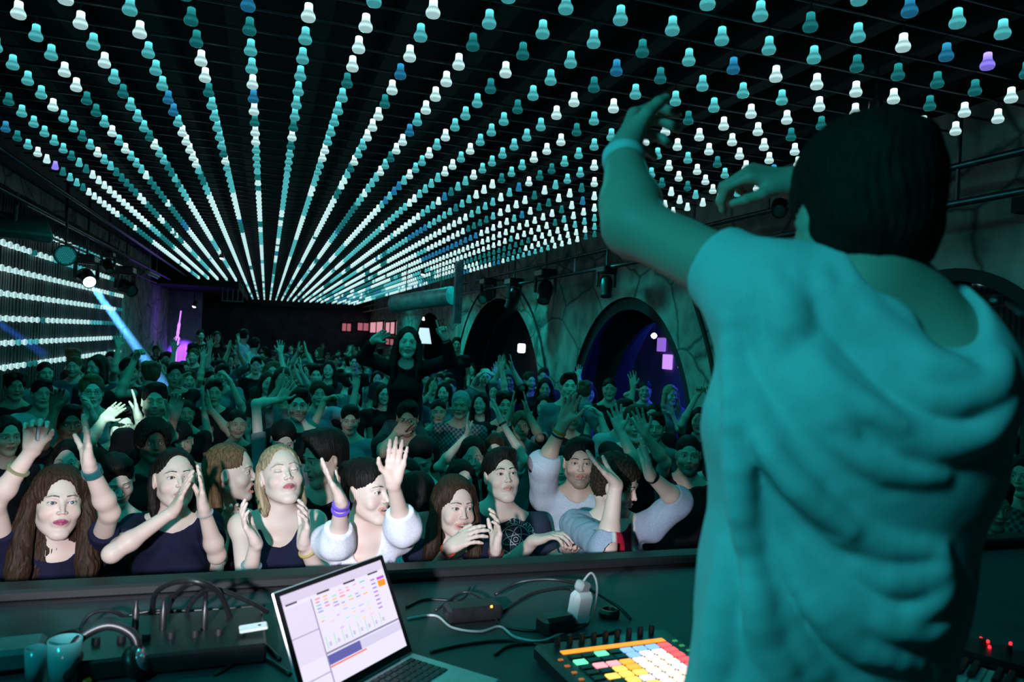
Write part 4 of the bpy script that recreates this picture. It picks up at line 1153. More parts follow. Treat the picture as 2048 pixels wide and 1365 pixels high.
def hand_field(F, o, R, s, pose='open', thumb=1):
    """x towards the thumb, y along the fingers, z out of the palm"""
    F.frame(o, R @ np.diag([thumb, 1, 1]) if thumb < 0 else R, s)
    c, spread, tho = HAND_POSES[pose]
    kn = [(-0.031, 0.080), (-0.0105, 0.087), (0.0105, 0.089), (0.0305, 0.085)]
    L = [(0.032, 0.020, 0.018), (0.041, 0.026, 0.020), (0.045, 0.028, 0.021), (0.040, 0.025, 0.020)]
    rr = [0.0072, 0.0081, 0.0085, 0.0082]
    F.econe((0, -0.012, 0), (0, 0.012, 0), (0.028, 0.019), (0.030, 0.017), (1, 0, 0), 0.015)
    for i in range(4):
        F.cone((kn[i][0] * 0.55, 0.012, 0), (kn[i][0], kn[i][1] - 0.004, -0.001), 0.0145, 0.0112, 0.016)
    F.cone((0.014, 0.018, 0.006), (0.030, 0.045, 0.008), 0.017, 0.013, 0.014)
    F.ell((-0.022, 0.035, 0.007), (0.012, 0.028, 0.011), 0.012)
    for i in range(4):
        cc = c
        if pose == 'point': cc = (4, 6, 4) if i == 3 else c
        if pose in ('relaxed', 'curl', 'cup'): cc = tuple(a * (1.25 - 0.12 * i) for a in c)
        sp = math.radians(spread * (i - 1.6)); a = 0.0
        p = np.array([kn[i][0], kn[i][1], -0.001]); pts = [p]
        dx = math.sin(sp); dy = math.cos(sp)
        for j in range(3):
            a += math.radians(cc[j])
            p = p + L[i][j] * np.array([dx * math.cos(a), dy * math.cos(a), math.sin(a)]); pts.append(p)
        r = rr[i]
        F.chain(pts, [r * 1.12, r * 1.03, r * 0.95, r * 0.82], 0.007)
    a = tho
    t0 = np.array([0.026, 0.030, 0.008]); t1 = t0 + 0.036 * unit([0.55 + 0.35 * a, 0.72, 0.12 + 0.25 * (1 - a)])
    t2 = t1 + 0.030 * unit([0.25 + 0.35 * a, 0.9, 0.10 + 0.5 * (1 - a)]); t3 = t2 + 0.022 * unit([0.05 + 0.2 * a, 1, 0.1 + 0.6 * (1 - a)])
    F.chain([t0, t1, t2, t3], [0.0140, 0.0105, 0.0092, 0.0078], 0.010)
    F.frame()


def eye_ball(o, R, s, sx, iris):
    n, k = 20, 14
    V = []; Cc = []
    for i in range(k + 1):
        th = math.pi * i / k
        for j in range(n):
            ph = 2 * math.pi * j / n
            V.append((math.sin(th) * math.cos(ph), math.cos(th), math.sin(th) * math.sin(ph)))
            Cc.append((0.012, 0.010, 0.010) if th < 0.22 else iris if th < 0.5 else (0.62, 0.60, 0.58))
    F = [(i * n + j, i * n + (j + 1) % n, (i + 1) * n + (j + 1) % n, (i + 1) * n + j) for i in range(k) for j in range(n)]
    V = np.array(V) * 0.0120 + np.array([sx * 0.0305, 0.0742, 0.0078])
    return o + (V * s) @ R.T, np.array(F), np.array(Cc), 1


def skin_colour(P, o, R, s, tone, sex, mouth, beard=0.0, lips=None, brow=(0.03, 0.02, 0.015), eyes='open', lens=False):
    """vertex colours of the skin itself: lips, brows, lashes, stubble, plus shade painted into lip and lid creases"""
    q = ((P - o) @ R) / s
    c = np.tile(np.array(tone, float), (len(P), 1))
    n = sn(P.astype(np.float32), 60, 3)[:, None]
    c *= 1 + 0.05 * n
    x = np.abs(q[:, 0]); y = q[:, 1]; z = q[:, 2]
    face = (y > 0.03) & (x < 0.08) & (np.abs(z) < 0.13) & (y < 0.112 - 0.20 * np.abs(z + 0.025) - 0.35 * np.clip(x - 0.012, 0, 1) + 0.004)
    def mixin(mk, col):
        mk = np.clip(mk, 0, 1)[:, None] * face[:, None]
        return c * (1 - mk) + np.array(col) * mk
    # warmer cheeks, nose and ears
    ck = np.exp(-(((x - 0.042) / 0.018) ** 2 + ((z + 0.028) / 0.018) ** 2))
    c = mixin(0.35 * ck, np.array(tone) * (1.05, 0.72, 0.70))
    lipc = lips if lips is not None else np.array(tone) * (0.88, 0.50, 0.50)
    zl = -0.058; hw = 0.024; hh = 0.0095
    if mouth == 'smile': zl, hw, hh = -0.061 + 0, 0.029, 0.0135
    if mouth == 'open': zl, hw, hh = -0.066, 0.0225, 0.0215
    zc = zl + (0.25 * (x ** 2) / 0.03 if mouth == 'smile' else 0)
    e = (x / hw) ** 2 + ((z - zc) / hh) ** 2
    c = mixin((1.12 - e) * 5 * (y > 0.070), lipc)
    if mouth in ('smile', 'open'):
        hi = 0.0052 if mouth == 'smile' else 0.0115; zi = -0.060 if mouth == 'smile' else -0.065; wi = 0.020 if mouth == 'smile' else 0.0155
        e2 = (x / wi) ** 2 + ((z - zi) / hi) ** 2
        c = mixin((1.1 - e2) * 6, (0.055, 0.014, 0.014))
        c = mixin((1.0 - e2) * 6 * (z > zi + hi * (-0.3 if mouth == 'smile' else 0.42)) * (x < wi * .8), (0.62, 0.60, 0.56))
    else:
        c = mixin(np.exp(-((z - (-0.0587)) / 0.0011) ** 2) * (x < 0.0225) * 0.8 * (y > .076), (0.10, 0.03, 0.03))  # shade in the parting of closed lips, put into the colour
    # brows
    zb = 0.0285 + 0.004 * np.sin(np.clip((x - 0.012) / 0.038, 0, 1) * math.pi) - 0.10 * np.clip(x - 0.036, 0, 1)
    bw = (0.0042 if sex == 'm' else 0.0030) * np.clip(1.25 - (x - 0.012) / 0.045, 0.3, 1)
    c = mixin((1 - np.abs(z - zb) / bw) * 2.2 * (x > 0.011) * (x < 0.051), brow)
    # lashes along the lid; on closed eyes the shaded crease is painted too
    xe = x - 0.0305
    h = 0.0050 * (1 - (xe / 0.0148) ** 2)
    ze = z - 0.0078 - 0.06 * xe
    if eyes == 'open':
        c = mixin((1.1 - np.abs(ze - h) / 0.0020) * 2 * (h > 0), (0.02, 0.014, 0.012))
        c = mixin((0.7 - np.abs(ze + h) / 0.0016) * 1.2 * (h > 0), np.array(tone) * 0.35)
    else:
        c = mixin((1.1 - np.abs(ze + 0.0045 - 0.9 * (xe / 0.0148) ** 2 * 0.003) / 0.0013) * 2 * (np.abs(xe) < 0.0145), (0.03, 0.018, 0.015))
    if beard > 0:
        b = ((z < -0.035) & (y > -0.01) & ((x > 0.030) | (z < -0.070) | ((z > -0.050) & (z < -0.038) & (x < .03)) | ((x > .027) & (z < -0.04)))).astype(float)
        b *= (z > -0.125) * (e > 1.1)
        b *= np.clip((0.02 + y) / 0.03, 0, 1) * np.clip((-0.030 - z) / 0.018 , 0, 1) + 0 * b
        b = np.where((np.abs(z + 0.044) < 0.006) & (x < 0.03), 0.8, b)
        c = mixin(b * beard * (0.75 + 0.25 * n[:, 0]), brow)
    return c


HAIR_MESH = {}


def hair_mesh(style, seed=0, h=0.004):
    """hair in head coordinates"""
    key = (style, seed, round(h, 4))
    if key in HAIR_MESH: return HAIR_MESH[key]
    F = Field(); rs = np.random.RandomState(seed + 11)
    lo, hi = (-0.14, -0.17, -0.12), (0.14, 0.14, 0.17)
    amp, fr = 0.0014, 60
    if style in ('short', 'quiff', 'crop', 'buzz', 'messy', 'curly', 'afro', 'pulled', 'bun', 'cap'):
        e = {'short': .008, 'quiff': .010, 'crop': .004, 'buzz': .0015, 'messy': .014, 'curly': .018, 'afro': .032, 'pulled': .004, 'bun': .004, 'cap': .008}[style]
        F.ell((0, -0.016, 0.046), (0.0755 + e, 0.097 + e, 0.086 + e * 1.2), 0.02)
        F.ell((0, -0.05, -0.015), (0.066 + e * .6, 0.050 + e * .6, 0.062), 0.03)
        if style == 'quiff':
            F.ell((0.012, 0.05, 0.118), (0.05, 0.042, 0.026), 0.03)
        if style == 'short':
            F.ell((-0.02, 0.035, 0.112), (0.05, 0.045, 0.026), 0.03)
        if style == 'messy':
            for i in range(16):
                a = rs.rand() * 6.28; F.ell((0.065 * math.cos(a), -0.01 + 0.08 * math.sin(a), 0.09 + 0.04 * rs.rand()), (0.026, 0.03, 0.02), 0.02)
        fz = -0.022
        F.ell((0, 0.112, fz), (0.072, 0.073 if style not in ('afro', 'curly') else 0.085, 0.108), 0.010, 's')   # the face
        F.ell((0, 0.045, -0.088), (0.13, 0.088, 0.085), 0.012, 's')      # below the ears
        F.ell((0.083, -0.002, -0.012), (0.024, 0.026, 0.036), 0.006, 's').ell((-0.083, -0.002, -0.012), (0.024, 0.026, 0.036), 0.006, 's')
        F.plane((0, -0.05, -0.075), (0, 0.25, -1), 0.015)
        if style == 'bun':
            F.ell((0, -0.105, 0.075), (0.042, 0.036, 0.040), 0.012)
        if style in ('curly', 'afro'): amp, fr = 0.0055, 0
        if style == 'messy': amp = 0.004
        if style in ('buzz', 'crop'): amp = 0.0008
    elif style in ('tucked', 'tied'):
        ln = 0.34 if style == 'tucked' else 0.13
        F.ell((0, -0.016, 0.044), (0.079, 0.101, 0.092), 0.02)
        F.econe((0, -0.060, 0.02), (0, -0.075, -ln * 0.9), (0.072, 0.046), (0.070, 0.030), (1, 0, 0), 0.03)
        for sx in (-1, 1):
            F.chain([(sx * 0.075, -0.025, 0.05), (sx * 0.080, -0.040, -0.02), (sx * 0.072, -0.040, -0.10), (sx * 0.074, -0.035, -ln)], [0.012, 0.018, 0.022, 0.012], 0.02)
            if style == 'tied': F.chain([(sx * 0.066, 0.030, 0.06), (sx * 0.080, 0.020, 0.00), (sx * 0.080, 0.012, -0.06), (sx * 0.076, 0.015, -0.10)], [0.006, 0.006, 0.005, 0.003], 0.006)
        F.ell((0, 0.104, -0.002), (0.067, 0.076, 0.122), 0.008, 's')
        F.ell((0, 0.060, -0.105), (0.12, 0.085, 0.095), 0.012, 's')
        for sx in (-1, 1): F.ell((sx * 0.084, 0.012, -0.006), (0.028, 0.034, 0.044), 0.006, 's')
        lo, hi = (-0.17, -0.17, -ln - 0.05), (0.17, 0.14, 0.17); amp = 0.0016
    else:
        # long hair: cap, two curtains beside the face and a mass down the back
        ln = {'long': 0.30, 'bob': 0.15, 'wavy': 0.36, 'shoulder': 0.22}[style]
        w = 0.008 if style != 'wavy' else 0.012
        F.ell((0, -0.016, 0.046), (0.079 + w * .6, 0.099 + w * .5, 0.090 + w), 0.02)
        F.econe((0, -0.045, 0.02), (0, -0.055, -ln * 0.9), (0.078 + w, 0.052), (0.082 + w * 2.2, 0.038), (1, 0, 0), 0.03)
        for sx in (-1, 1):
            P = [(sx * 0.060, 0.030, 0.085), (sx * (0.079 + w * .5), 0.012, 0.02), (sx * (0.086 + w), 0.012, -0.07), (sx * (0.088 + 1.6 * w), 0.025, -0.07 - ln * 0.4), (sx * (0.080 + 1.6 * w), 0.050, -ln)]
            F.chain(P, [0.016, 0.020 + w * .4, 0.024 + w * .8, 0.027 + w, 0.012], 0.02)
        F.ell((0, 0.106, -0.012), (0.064, 0.072, 0.118), 0.008, 's')
        F.ell((0, 0.095, -0.11), (0.050, 0.080, 0.085), 0.015, 's')
        lo, hi = (-0.19, -0.17, -ln - 0.05), (0.19, 0.14, 0.17)
        amp = 0.0020
        if style == 'wavy': amp = 0.0032
    def disp(P):
        ph = np.arctan2(P[..., 0], P[..., 1] + 0.03)
        if fr:
            wv = 2.2 * np.sin(P[..., 2] * (38 if style == 'wavy' else 14) + 2 * ph + seed)
            return amp * (0.6 * np.sin(ph * fr + wv * 1.6) + 0.4 * np.sin(ph * 23 + wv + seed)) * np.clip((0.135 - P[..., 2]) * 20, 0.3, 1) + (0.0042 if style not in ('buzz', 'crop', 'pulled', 'tied', 'tucked', 'long') else 0.0013) * sn(P * np.array([1, 1, 0.6], np.float32), 62, seed) + 0.0018 * sn(P * np.array([1, 1, .3], np.float32), 170, seed + 5)
        return amp * (np.sin(P[..., 0] * 210 + 2 * np.sin(P[..., 2] * 90)) * np.sin(P[..., 1] * 200 + 1) * np.sin(P[..., 2] * 190 + 2))
    F.disp = disp
    V, Q = F.net(lo, hi, h)
    me = mesh_from('hair', [(V, Q, None, 0)], mat_hair())
    HAIR_MESH[key] = me
    return me


def mat_hair():
    return mat('hair strands', ocol=True, rough=0.55, noise=((170, 170, 14), 0.55), spec=0.15, bump=(0.9, 0.004))


def mat_skin():
    return mat('skin', vcol=True, rough=0.48, sss=0.0, spec=0.35)


def ik(S, W, l1, l2, pole):
    d = W - S; L = np.linalg.norm(d)
    if L > (l1 + l2) * 0.985:
        k = L / ((l1 + l2) * 0.985); l1 *= k; l2 *= k
    u = d / L
    a = (l1 * l1 - l2 * l2 + L * L) / (2 * L); h = math.sqrt(max(l1 * l1 - a * a, 0))
    p = unit(pole - u * (pole @ u))
    return S + u * a + p * h


def legs_mesh():
    """trousers and shoes, hips at z 0.93, shared by everyone"""
    if 'legs' in HAIR_MESH: return HAIR_MESH['legs']
    F = Field()
    F.econe((0, 0, 0.98), (0, 0, 0.88), (0.150, 0.105), (0.168, 0.115), (1, 0, 0), 0.04)
    for s in (-1, 1):
        F.cone((s * 0.085, 0, 0.88), (s * 0.095, 0.01, 0.50), 0.088, 0.062, 0.04)
        F.cone((s * 0.095, 0.01, 0.50), (s * 0.10, -0.02, 0.052), 0.062, 0.050, 0.03)
    F.disp = lambda P: 0.004 * sn(P, 40, 5)
    V, Q = F.net((-0.25, -0.2, 0.0), (0.25, 0.2, 1.1), 0.014)
    a = mesh_from('trousers', [(V, Q, None, 0)], mat('dark denim', (0.012, 0.014, 0.022), 0.8, noise=((60, 60, 60), 0.3)))
    F = Field()
    for s in (-1, 1):
        F.ell((s * 0.10, 0.05, 0.035), (0.045, 0.13, 0.05), 0.02); F.ell((s * 0.10, -0.03, 0.08), (0.042, 0.05, 0.06), 0.03)
    F.plane((0, 0, 0.004), (0, 0, -1), 0.004)
    V, Q = F.net((-0.2, -0.15, -0.02), (0.2, 0.22, 0.18), 0.012)
    b = mesh_from('shoes', [(V, Q, None, 0)], mat('dark shoe leather', (0.02, 0.02, 0.022), 0.5, noise=((90, 90, 90), 0.2)))
    HAIR_MESH['legs'] = (a, b)
    return a, b


PEOPLE = []


def person(px, py, fw, yaw=0, pitch=0, roll=0, sex='f', hair='long', hcol=(0.02, 0.013, 0.01), tone=(0.62, 0.42, 0.33),
           mouth='closed', eyes='open', beard=0.0, top=('tee', (0.03, 0.03, 0.04)), arms=(), label='', group=None, q='front',
           body=None, lean=(0, 0), depth=None, stand=0.0, hseed=0, extras=(), lips=None, hs=1.0, hscale=1.0, legs=True, build=True, vox=1.0):
    """one person from the place of the face in the picture.
    arms: dicts with s (+1 image right), w wrist px, t fingertip px, e elbow px or None, dz wrist depth relative to the face, pose, pn palm normal"""
    s = hs
    d = depth if depth else 0.150 * s * FPX / fw
    o = pt(px, py, d)
    toc = CAM - o; az = math.atan2(toc[1], toc[0]) - math.pi / 2      # +y of the head looks at the camera
    R = rotm(az + math.radians(yaw), math.radians(pitch), math.radians(roll))
    by = az + math.radians(body if body is not None else yaw * 0.45)
    B = rotm(by, 0, 0)
    rt, fw_, up = B[:, 0], B[:, 1], np.array([0, 0, 1.0])
    # seen from the camera the person's right is image left
    root_loc = np.array([o[0] - lean[0], o[1] - lean[1], stand])
    m_ = sex == 'm'
    k = s * hscale * (1.0 if m_ else 0.93)
    nb = o + R @ np.array([0, -0.030, -0.06]) * s
    N = o + (-fw_ * 0.035 + up * -0.185) * s + np.array([-lean[0], -lean[1], 0]) * 0.15      # base of the neck
    hip = np.array([root_loc[0], root_loc[1], N[2] - 0.56 * k]) - fw_ * 0.02
    chest = N + (hip - N) * 0.30 + fw_ * 0.012
    waist = N + (hip - N) * 0.68
    sw = (0.185 if m_ else 0.160) * k
    raised = {1: 0, -1: 0}
    A = []
    for a in arms:
        a = dict(a); sd = -a['s']                       # image right is the person's left
        dw = d + a.get('dz', -0.18)
        W = pt(*a['w'], dw)
        S = N + rt * sw * sd + up * (-0.055 * k)
        if W[2] > S[2]:
            S = S + up * 0.045 * k - rt * sd * 0.01
        T = pt(*a['t'], dw + a.get('tz', -0.02)) - W
        l1, l2 = 0.275 * k, 0.245 * k
        if a.get('e') is not None:
            de = a.get('de', None)
            v = ray(*a['e']);
            # depth along the ray so that the forearm has its length
            b_ = v @ (W - CAM); aa = v @ v; cc = (W - CAM) @ (W - CAM) - l2 * l2
            disc = b_ * b_ - aa * cc
            if de is not None: E = pt(*a['e'], d + de)
            elif disc <= 0: E = CAM + v * (b_ / aa)
            else:
                c2 = [CAM + v * ((b_ + sg * math.sqrt(disc)) / aa) for sg in (-1, 1)]
                E = min(c2, key=lambda X: abs(np.linalg.norm(X - S) - l1) + 0.15 * abs((X - S) @ fw_ - 0.1))
        else:
            E = ik(S, W, l1, l2, rt * sd * 0.8 - up * 0.9 + fw_ * 0.25)
        A.append((a, sd, S, E, W, unit(T)))
    F = Field()
    head_field(F, o, R, s, sex, mouth, eyes)
    nr = (0.056 if m_ else 0.047) * s
    F.cone(nb, N + up * 0.01 - fw_ * 0.005, nr, nr * 1.12, 0.022 * s)
    rr = 1.0 * k
    F.econe(N - up * 0.03, chest, (0.085 * rr, 0.055 * rr), ((0.150 if m_ else 0.132) * rr, 0.100 * rr), rt, 0.05)
    F.econe(chest, waist, ((0.150 if m_ else 0.132) * rr, 0.100 * rr), ((0.135 if m_ else 0.112) * rr, 0.088 * rr), rt, 0.04)
    F.econe(waist, hip, ((0.135 if m_ else 0.112) * rr, 0.088 * rr), (0.15 * rr, 0.105 * rr), rt, 0.04)
    Sdef = {}
    for sd in (-1, 1):
        Sj = N + rt * sw * sd - up * 0.055 * k
        for a_ in A:
            if a_[1] == sd: Sj = a_[2]
        Sdef[sd] = Sj
        F.cone(N - up * 0.012, Sj + up * 0.0, 0.052 * rr, 0.052 * rr, 0.04)
        F.cone(nb + (N - nb) * 0.55, Sj * 0.6 + N * 0.4 + up * 0.01, nr * 0.8, 0.040 * rr, 0.03)
        if not m_:
            F.ell(chest + rt * sd * 0.062 * rr + fw_ * 0.070 * rr - up * 0.02 * rr, (0.058 * rr,) * 3, 0.03)
    th = 1.0 if m_ else 0.86
    armpts = []
    have = {a_[1] for a_ in A}
    for sd in (-1, 1):
        if sd not in have:
            S = Sdef[sd]; E = S - up * 0.27 * k + rt * sd * 0.05 + fw_ * -0.02; W = E - up * 0.20 * k + fw_ * 0.13 * k
            A.append(({'pose': 'relaxed', 'pn': 'in', 'hidden': True}, sd, S, E, W, unit(W - E)))
    for (a, sd, S, E, W, T) in A:
        F.cone(S, E, 0.050 * th * k, 0.038 * th * k, 0.035)
        mid = E + (W - E) * 0.28
        F.cone(E, mid, 0.038 * th * k, 0.0415 * th * k, 0.02)
        F.cone(mid, W, 0.0415 * th * k, 0.0265 * th * k, 0.02)
        pn = a.get('pn', 'in')
        if pn == 'in': n = -rt * sd
        elif pn == 'cam': n = unit(CAM - W)
        elif pn == 'out': n = unit(W - CAM)
        elif pn == 'down': n = -up
        elif pn == 'up': n = up
        else: n = unit(RC @ np.array(pn, float))
        n = unit(n - T * (n @ T))
        x = np.cross(T, n) * (1 if sd > 0 else -1)
        Rh = np.stack([x, T, n], 1)
        hk = k * a.get('hk', 1.0) * (1.0 if m_ else 0.98)
        if not a.get('hidden') or q == 'front':
            hand_field(F, W, Rh, hk, a.get('pose', 'open'), 1)
        armpts.append((a, sd, S, E, W, T, n, hk))
    allp = np.array([o + R @ np.array([x_, y_, z_]) * s for x_ in (-.1, .1) for y_ in (-.12, .12) for z_ in (-.13, .14)] +
                    [hip - up * 0.12] + [Sdef[1], Sdef[-1], chest + fw_ * .2, chest - fw_ * .16, chest + rt * .24, chest - rt * .24] + [E for (_, _, _, E, *_r) in armpts] + [W + T_ * 0.2 * hk_ for (_, _, _, _, W, T_, _n, hk_) in armpts] + [W for (_, _, _, _, W, *_r) in armpts])
    lo = allp.min(0) - 0.06; hi = allp.max(0) + 0.06
    hb, hh, hc, hhr = {'front': (0.0040, 0.0022, 0.0055, 0.0036), 'mid': (0.0066, 0.0036, 0.0085, 0.0055), 'far': (0.010, 0.0065, 0.013, 0.009)}[q]
    hb *= vox; hh *= vox; hc *= vox
    F.plane(hip - up * 0.06, -up, 0.01)
    rcut = 0.128 * s
    parts = []
    V, Q = F.net(lo, hi, hb, keep=lambda C, rb: np.linalg.norm(C - o, axis=1) > rcut - rb)
    if len(Q):
        cen = V[Q].mean(1); kp = np.linalg.norm(cen - o, axis=1) > rcut - 0.004
        Q = Q[kp]
        parts.append((V, Q, skin_colour(V, o, R, s, tone, sex, mouth, beard, lips, tuple(np.array(hcol) * 0.8 + 0.004), eyes), 0))
    V, Q = F.net(o - rcut - 0.03, o + rcut + 0.03, hh, keep=lambda C, rb: np.linalg.norm(C - o, axis=1) < rcut + 0.006 + rb)
    cen = V[Q].mean(1); Q = Q[np.linalg.norm(cen - o, axis=1) < rcut + 0.003]
    parts.append((V, Q, skin_colour(V, o, R, s, tone, sex, mouth, beard, lips, tuple(np.array(hcol) * 0.8 + 0.004), eyes), 0))
    if eyes == 'open':
        iris = (0.05, 0.028, 0.015) if hseed % 3 else (0.06, 0.09, 0.10)
        for sx in (-1, 1): parts.append(eye_ball(o, R, s, sx, iris))
    root = empty('person', root_loc)
    tag(root, label, 'person', group)
    body_me = mesh_from('body', parts, [mat_skin(), mat('eye', vcol=True, rough=0.12)], loc=root_loc)
    link('body', body_me, root)
    # hair
    if hair:
        hm = hair_mesh(hair, hseed % 4, hhr)
        ho = link('hair', hm, root)
        M4 = Matrix.Identity(4)
        for i in range(3):
            for j in range(3): M4[i][j] = R[i, j] * s * 1.0
            M4[i][3] = o[i] - root_loc[i]
        ho.matrix_local = M4
        ho.color = (*hcol, 1)
    # clothing
    kind, tcol = top[0], top[1]
    G = Field(); e = {'tank': 0.005, 'tee': 0.010, 'shirt': 0.014, 'hoodie': 0.020, 'blouse': 0.014, 'lace': 0.010}.get(kind, 0.01) * k
    if q == 'far': e += 0.004
    cw = (0.150 if m_ else 0.132) * rr
    G.econe(N - up * 0.045, chest, (0.085 * rr + e, 0.055 * rr + e), (cw + e, 0.100 * rr + e), rt, 0.05)
    G.econe(chest, waist, (cw + e, 0.100 * rr + e), ((cw - 0.010) + e, 0.090 * rr + e * 1.5), rt, 0.04)
    G.econe(waist, hip, ((cw - 0.010) + e, 0.090 * rr + e * 1.5), (0.155 * rr + e, 0.110 * rr + e), rt, 0.04)
    for sd in (-1, 1):
        if kind != 'tank':
            G.cone(N - up * 0.020, Sdef[sd], 0.050 * rr + e, 0.052 * rr + e, 0.04)
        if not m_:
            G.ell(chest + rt * sd * 0.062 * rr + fw_ * 0.070 * rr - up * 0.02 * rr, (0.058 * rr + e,) * 3, 0.04)
    sl = top[2] if len(top) > 2 else {'tank': 0, 'tee': 0.55, 'shirt': 1.15, 'hoodie': 1.9, 'blouse': 1.35, 'lace': 0.5}.get(kind, 0.5)
    cuts = []
    for (a, sd, S, E, W, T, n, hk) in armpts:
        if kind == 'tank':
            # straps
            st = N + rt * sd * 0.075 * k
            G.chain([chest + rt * sd * 0.075 * k + fw_ * 0.075 * k + up * .02, st + fw_ * 0.052 * k - up * 0.035 * k, st + up * 0.012 * k - fw_ * .0, st - fw_ * 0.060 * k - up * 0.06 * k], [0.020, 0.018, 0.018, 0.020], 0.02)
            continue
        r0, r1, r2 = 0.050 * th * k, 0.038 * th * k, 0.030 * th * k
        fl = 1.6 if kind == 'tee' else 2.2 if kind in ('shirt', 'hoodie') else 3.0 if kind == 'blouse' else 1.3
        if sl <= 1:
            end = S + (E - S) * sl
            G.cone(S, end, r0 + e, r0 + (r1 - r0) * sl + e * fl, 0.03)
            cuts.append((end, unit(E - S), 0.09))
        else:
            G.cone(S, E, r0 + e, r1 + e * fl, 0.03)
            end = E + (W - E) * min(sl - 1, 0.93)
            G.cone(E, end, r1 + e * fl, r1 + (r2 - r1) * (sl - 1) + e * (1.0 if kind != 'blouse' else 1.6), 0.02)
            cuts.append((end, unit(W - E), 0.09))
    for (c0, dr, rad) in cuts:
        c1 = c0 + dr * 0.08
        G.fun(c0 + dr * 0.05, 0.14, (lambda P, c0=c0, dr=dr: np.maximum(-((P - c0.astype(np.float32)) @ dr.astype(np.float32)), np.linalg.norm(P - (c0 + dr * 0.045).astype(np.float32), axis=-1) - 0.095)), 0.004, 's')
    # neck hole
    nk = {'tank': (0.080, 0.120, 0.120), 'blouse': (0.062, 0.09, 0.16), 'hoodie': (0.062, 0.070, 0.05), 'lace': (0.085, 0.09, 0.07)}.get(kind, (0.068, 0.072, 0.060))
    G.ell(N + up * 0.030 * k + fw_ * (0.045 if kind == 'tank' else 0.03) * k, np.array(nk) * k, 0.006, 's', B)
    if kind == 'hoodie':
        for sd in (-1, 1):
            G.chain([N + rt * sd * 0.078 * k + fw_ * 0.045 * k - up * 0.045 * k, N + rt * sd * 0.082 * k - fw_ * 0.02 * k + up * 0.01 * k, N - fw_ * 0.085 * k - up * 0.01 * k], [0.018, 0.026, 0.034], 0.02)
    if kind == 'shirt':
        for sd in (-1, 1):
            G.chain([N + rt * sd * 0.03 * k + fw_ * 0.075 * k - up * 0.045 * k, N + rt * sd * 0.062 * k + fw_ * 0.02 * k + up * 0.022 * k, N - fw_ * 0.06 * k + up * 0.020 * k], [0.009, 0.009, 0.009], 0.006)
    G.plane(hip - up * 0.05, -up, 0.01)
    am = {'tank': 0.0015, 'tee': 0.004, 'shirt': 0.006, 'hoodie': 0.006, 'blouse': 0.007}.get(kind, 0.004)
    sd0 = len(PEOPLE) * 7 + 3
    def fold(P):
        return am * (sn(P * np.array([1, 1, 0.55], np.float32), 38, sd0) + 0.6 * sn(P * np.array([1, 1, 0.35], np.float32), 90, sd0 + 1))
    G.disp = fold
    V, Q = G.net(lo, hi, hc)
    cols = np.tile(np.array(tcol, float), (len(V), 1))
    if len(top) > 3 and top[3]:
        cols = top[3](V, N, rt, fw_, up, cols)
    cm = mesh_from('top', [(V, Q, cols, 0)], mat('cloth', vcol=True, rough=0.85, noise=((220, 220, 220), 0.16), spec=0.15, bump=(0.3, 0.002)), loc=root_loc)
    link({'tank': 'tank_top', 'tee': 't_shirt', 'shirt': 'shirt', 'hoodie': 'sweatshirt', 'blouse': 'blouse', 'lace': 'lace_top'}.get(kind, 'top'), cm, root)
    # legs
    hz = hip[2] - stand
    if legs:
        ta, tb = legs_mesh()
        for me, nm in ((ta, 'trousers'), (tb, 'shoes')):
            lo_ = link(nm, me, root)
            lo_.rotation_euler = (0, 0, by)
            lo_.location = (hip[0] - root_loc[0], hip[1] - root_loc[1], 0)
            lo_.scale = (k, k, hz / 0.93) if nm == 'trousers' else (k, k, 1)
    info = dict(root=root, o=o, R=R, s=s, N=N, rt=rt, fw=fw_, up=up, arms=armpts, k=k, loc=root_loc, chest=chest, waist=waist, d=d, sx=1)
    for ex in extras: ex(info)
    PEOPLE.append(info)
    return info


def band(side, frac=0.9, w=0.018, col=(0.02, 0.02, 0.02), r=None, label=None, name='wristband', rough=0.5, emit=None):
    """a band round the forearm; side is the image side of the arm"""
    def f(I):
        for (a, sd, S, E, W, T, n, hk) in I['arms']:
            if -sd != side or a.get('hidden'): continue
            c = E + (W - E) * frac; ax = unit(W - E)
            rr_ = (r or (0.0415 + (0.0265 - 0.0415) * max(0, (frac - 0.28) / 0.72)) * I['k'] * 0.93) + 0.003
            mb = MB(); mb.lathe([(rr_ - .002, -w / 2), (rr_ + 0.003, -w / 2 + .002), (rr_ + 0.0035, 0), (rr_ + 0.003, w / 2 - .002), (rr_ - .002, w / 2)], c - I['loc'], ax, 24)
            b = mb.obj(name, mat('band %s %.2f' % (col, rough), col, rough), I['root'])
            if label: b['label'] = label
    return f

# ------------------------------------------------------------------ the crowd
PALE = (0.66, 0.50, 0.42); MIDT = (0.52, 0.36, 0.28); TAN = (0.40, 0.26, 0.19); BROWN = (0.18, 0.10, 0.07)
DK = (0.008, 0.006, 0.005); BRN = (0.036, 0.019, 0.011); LBR = (0.13, 0.078, 0.040); BLD = (0.34, 0.25, 0.15)
QUICK = ''


def hor(px): return 660.7 + (px - 532) * 0.04784


DSOL = {}


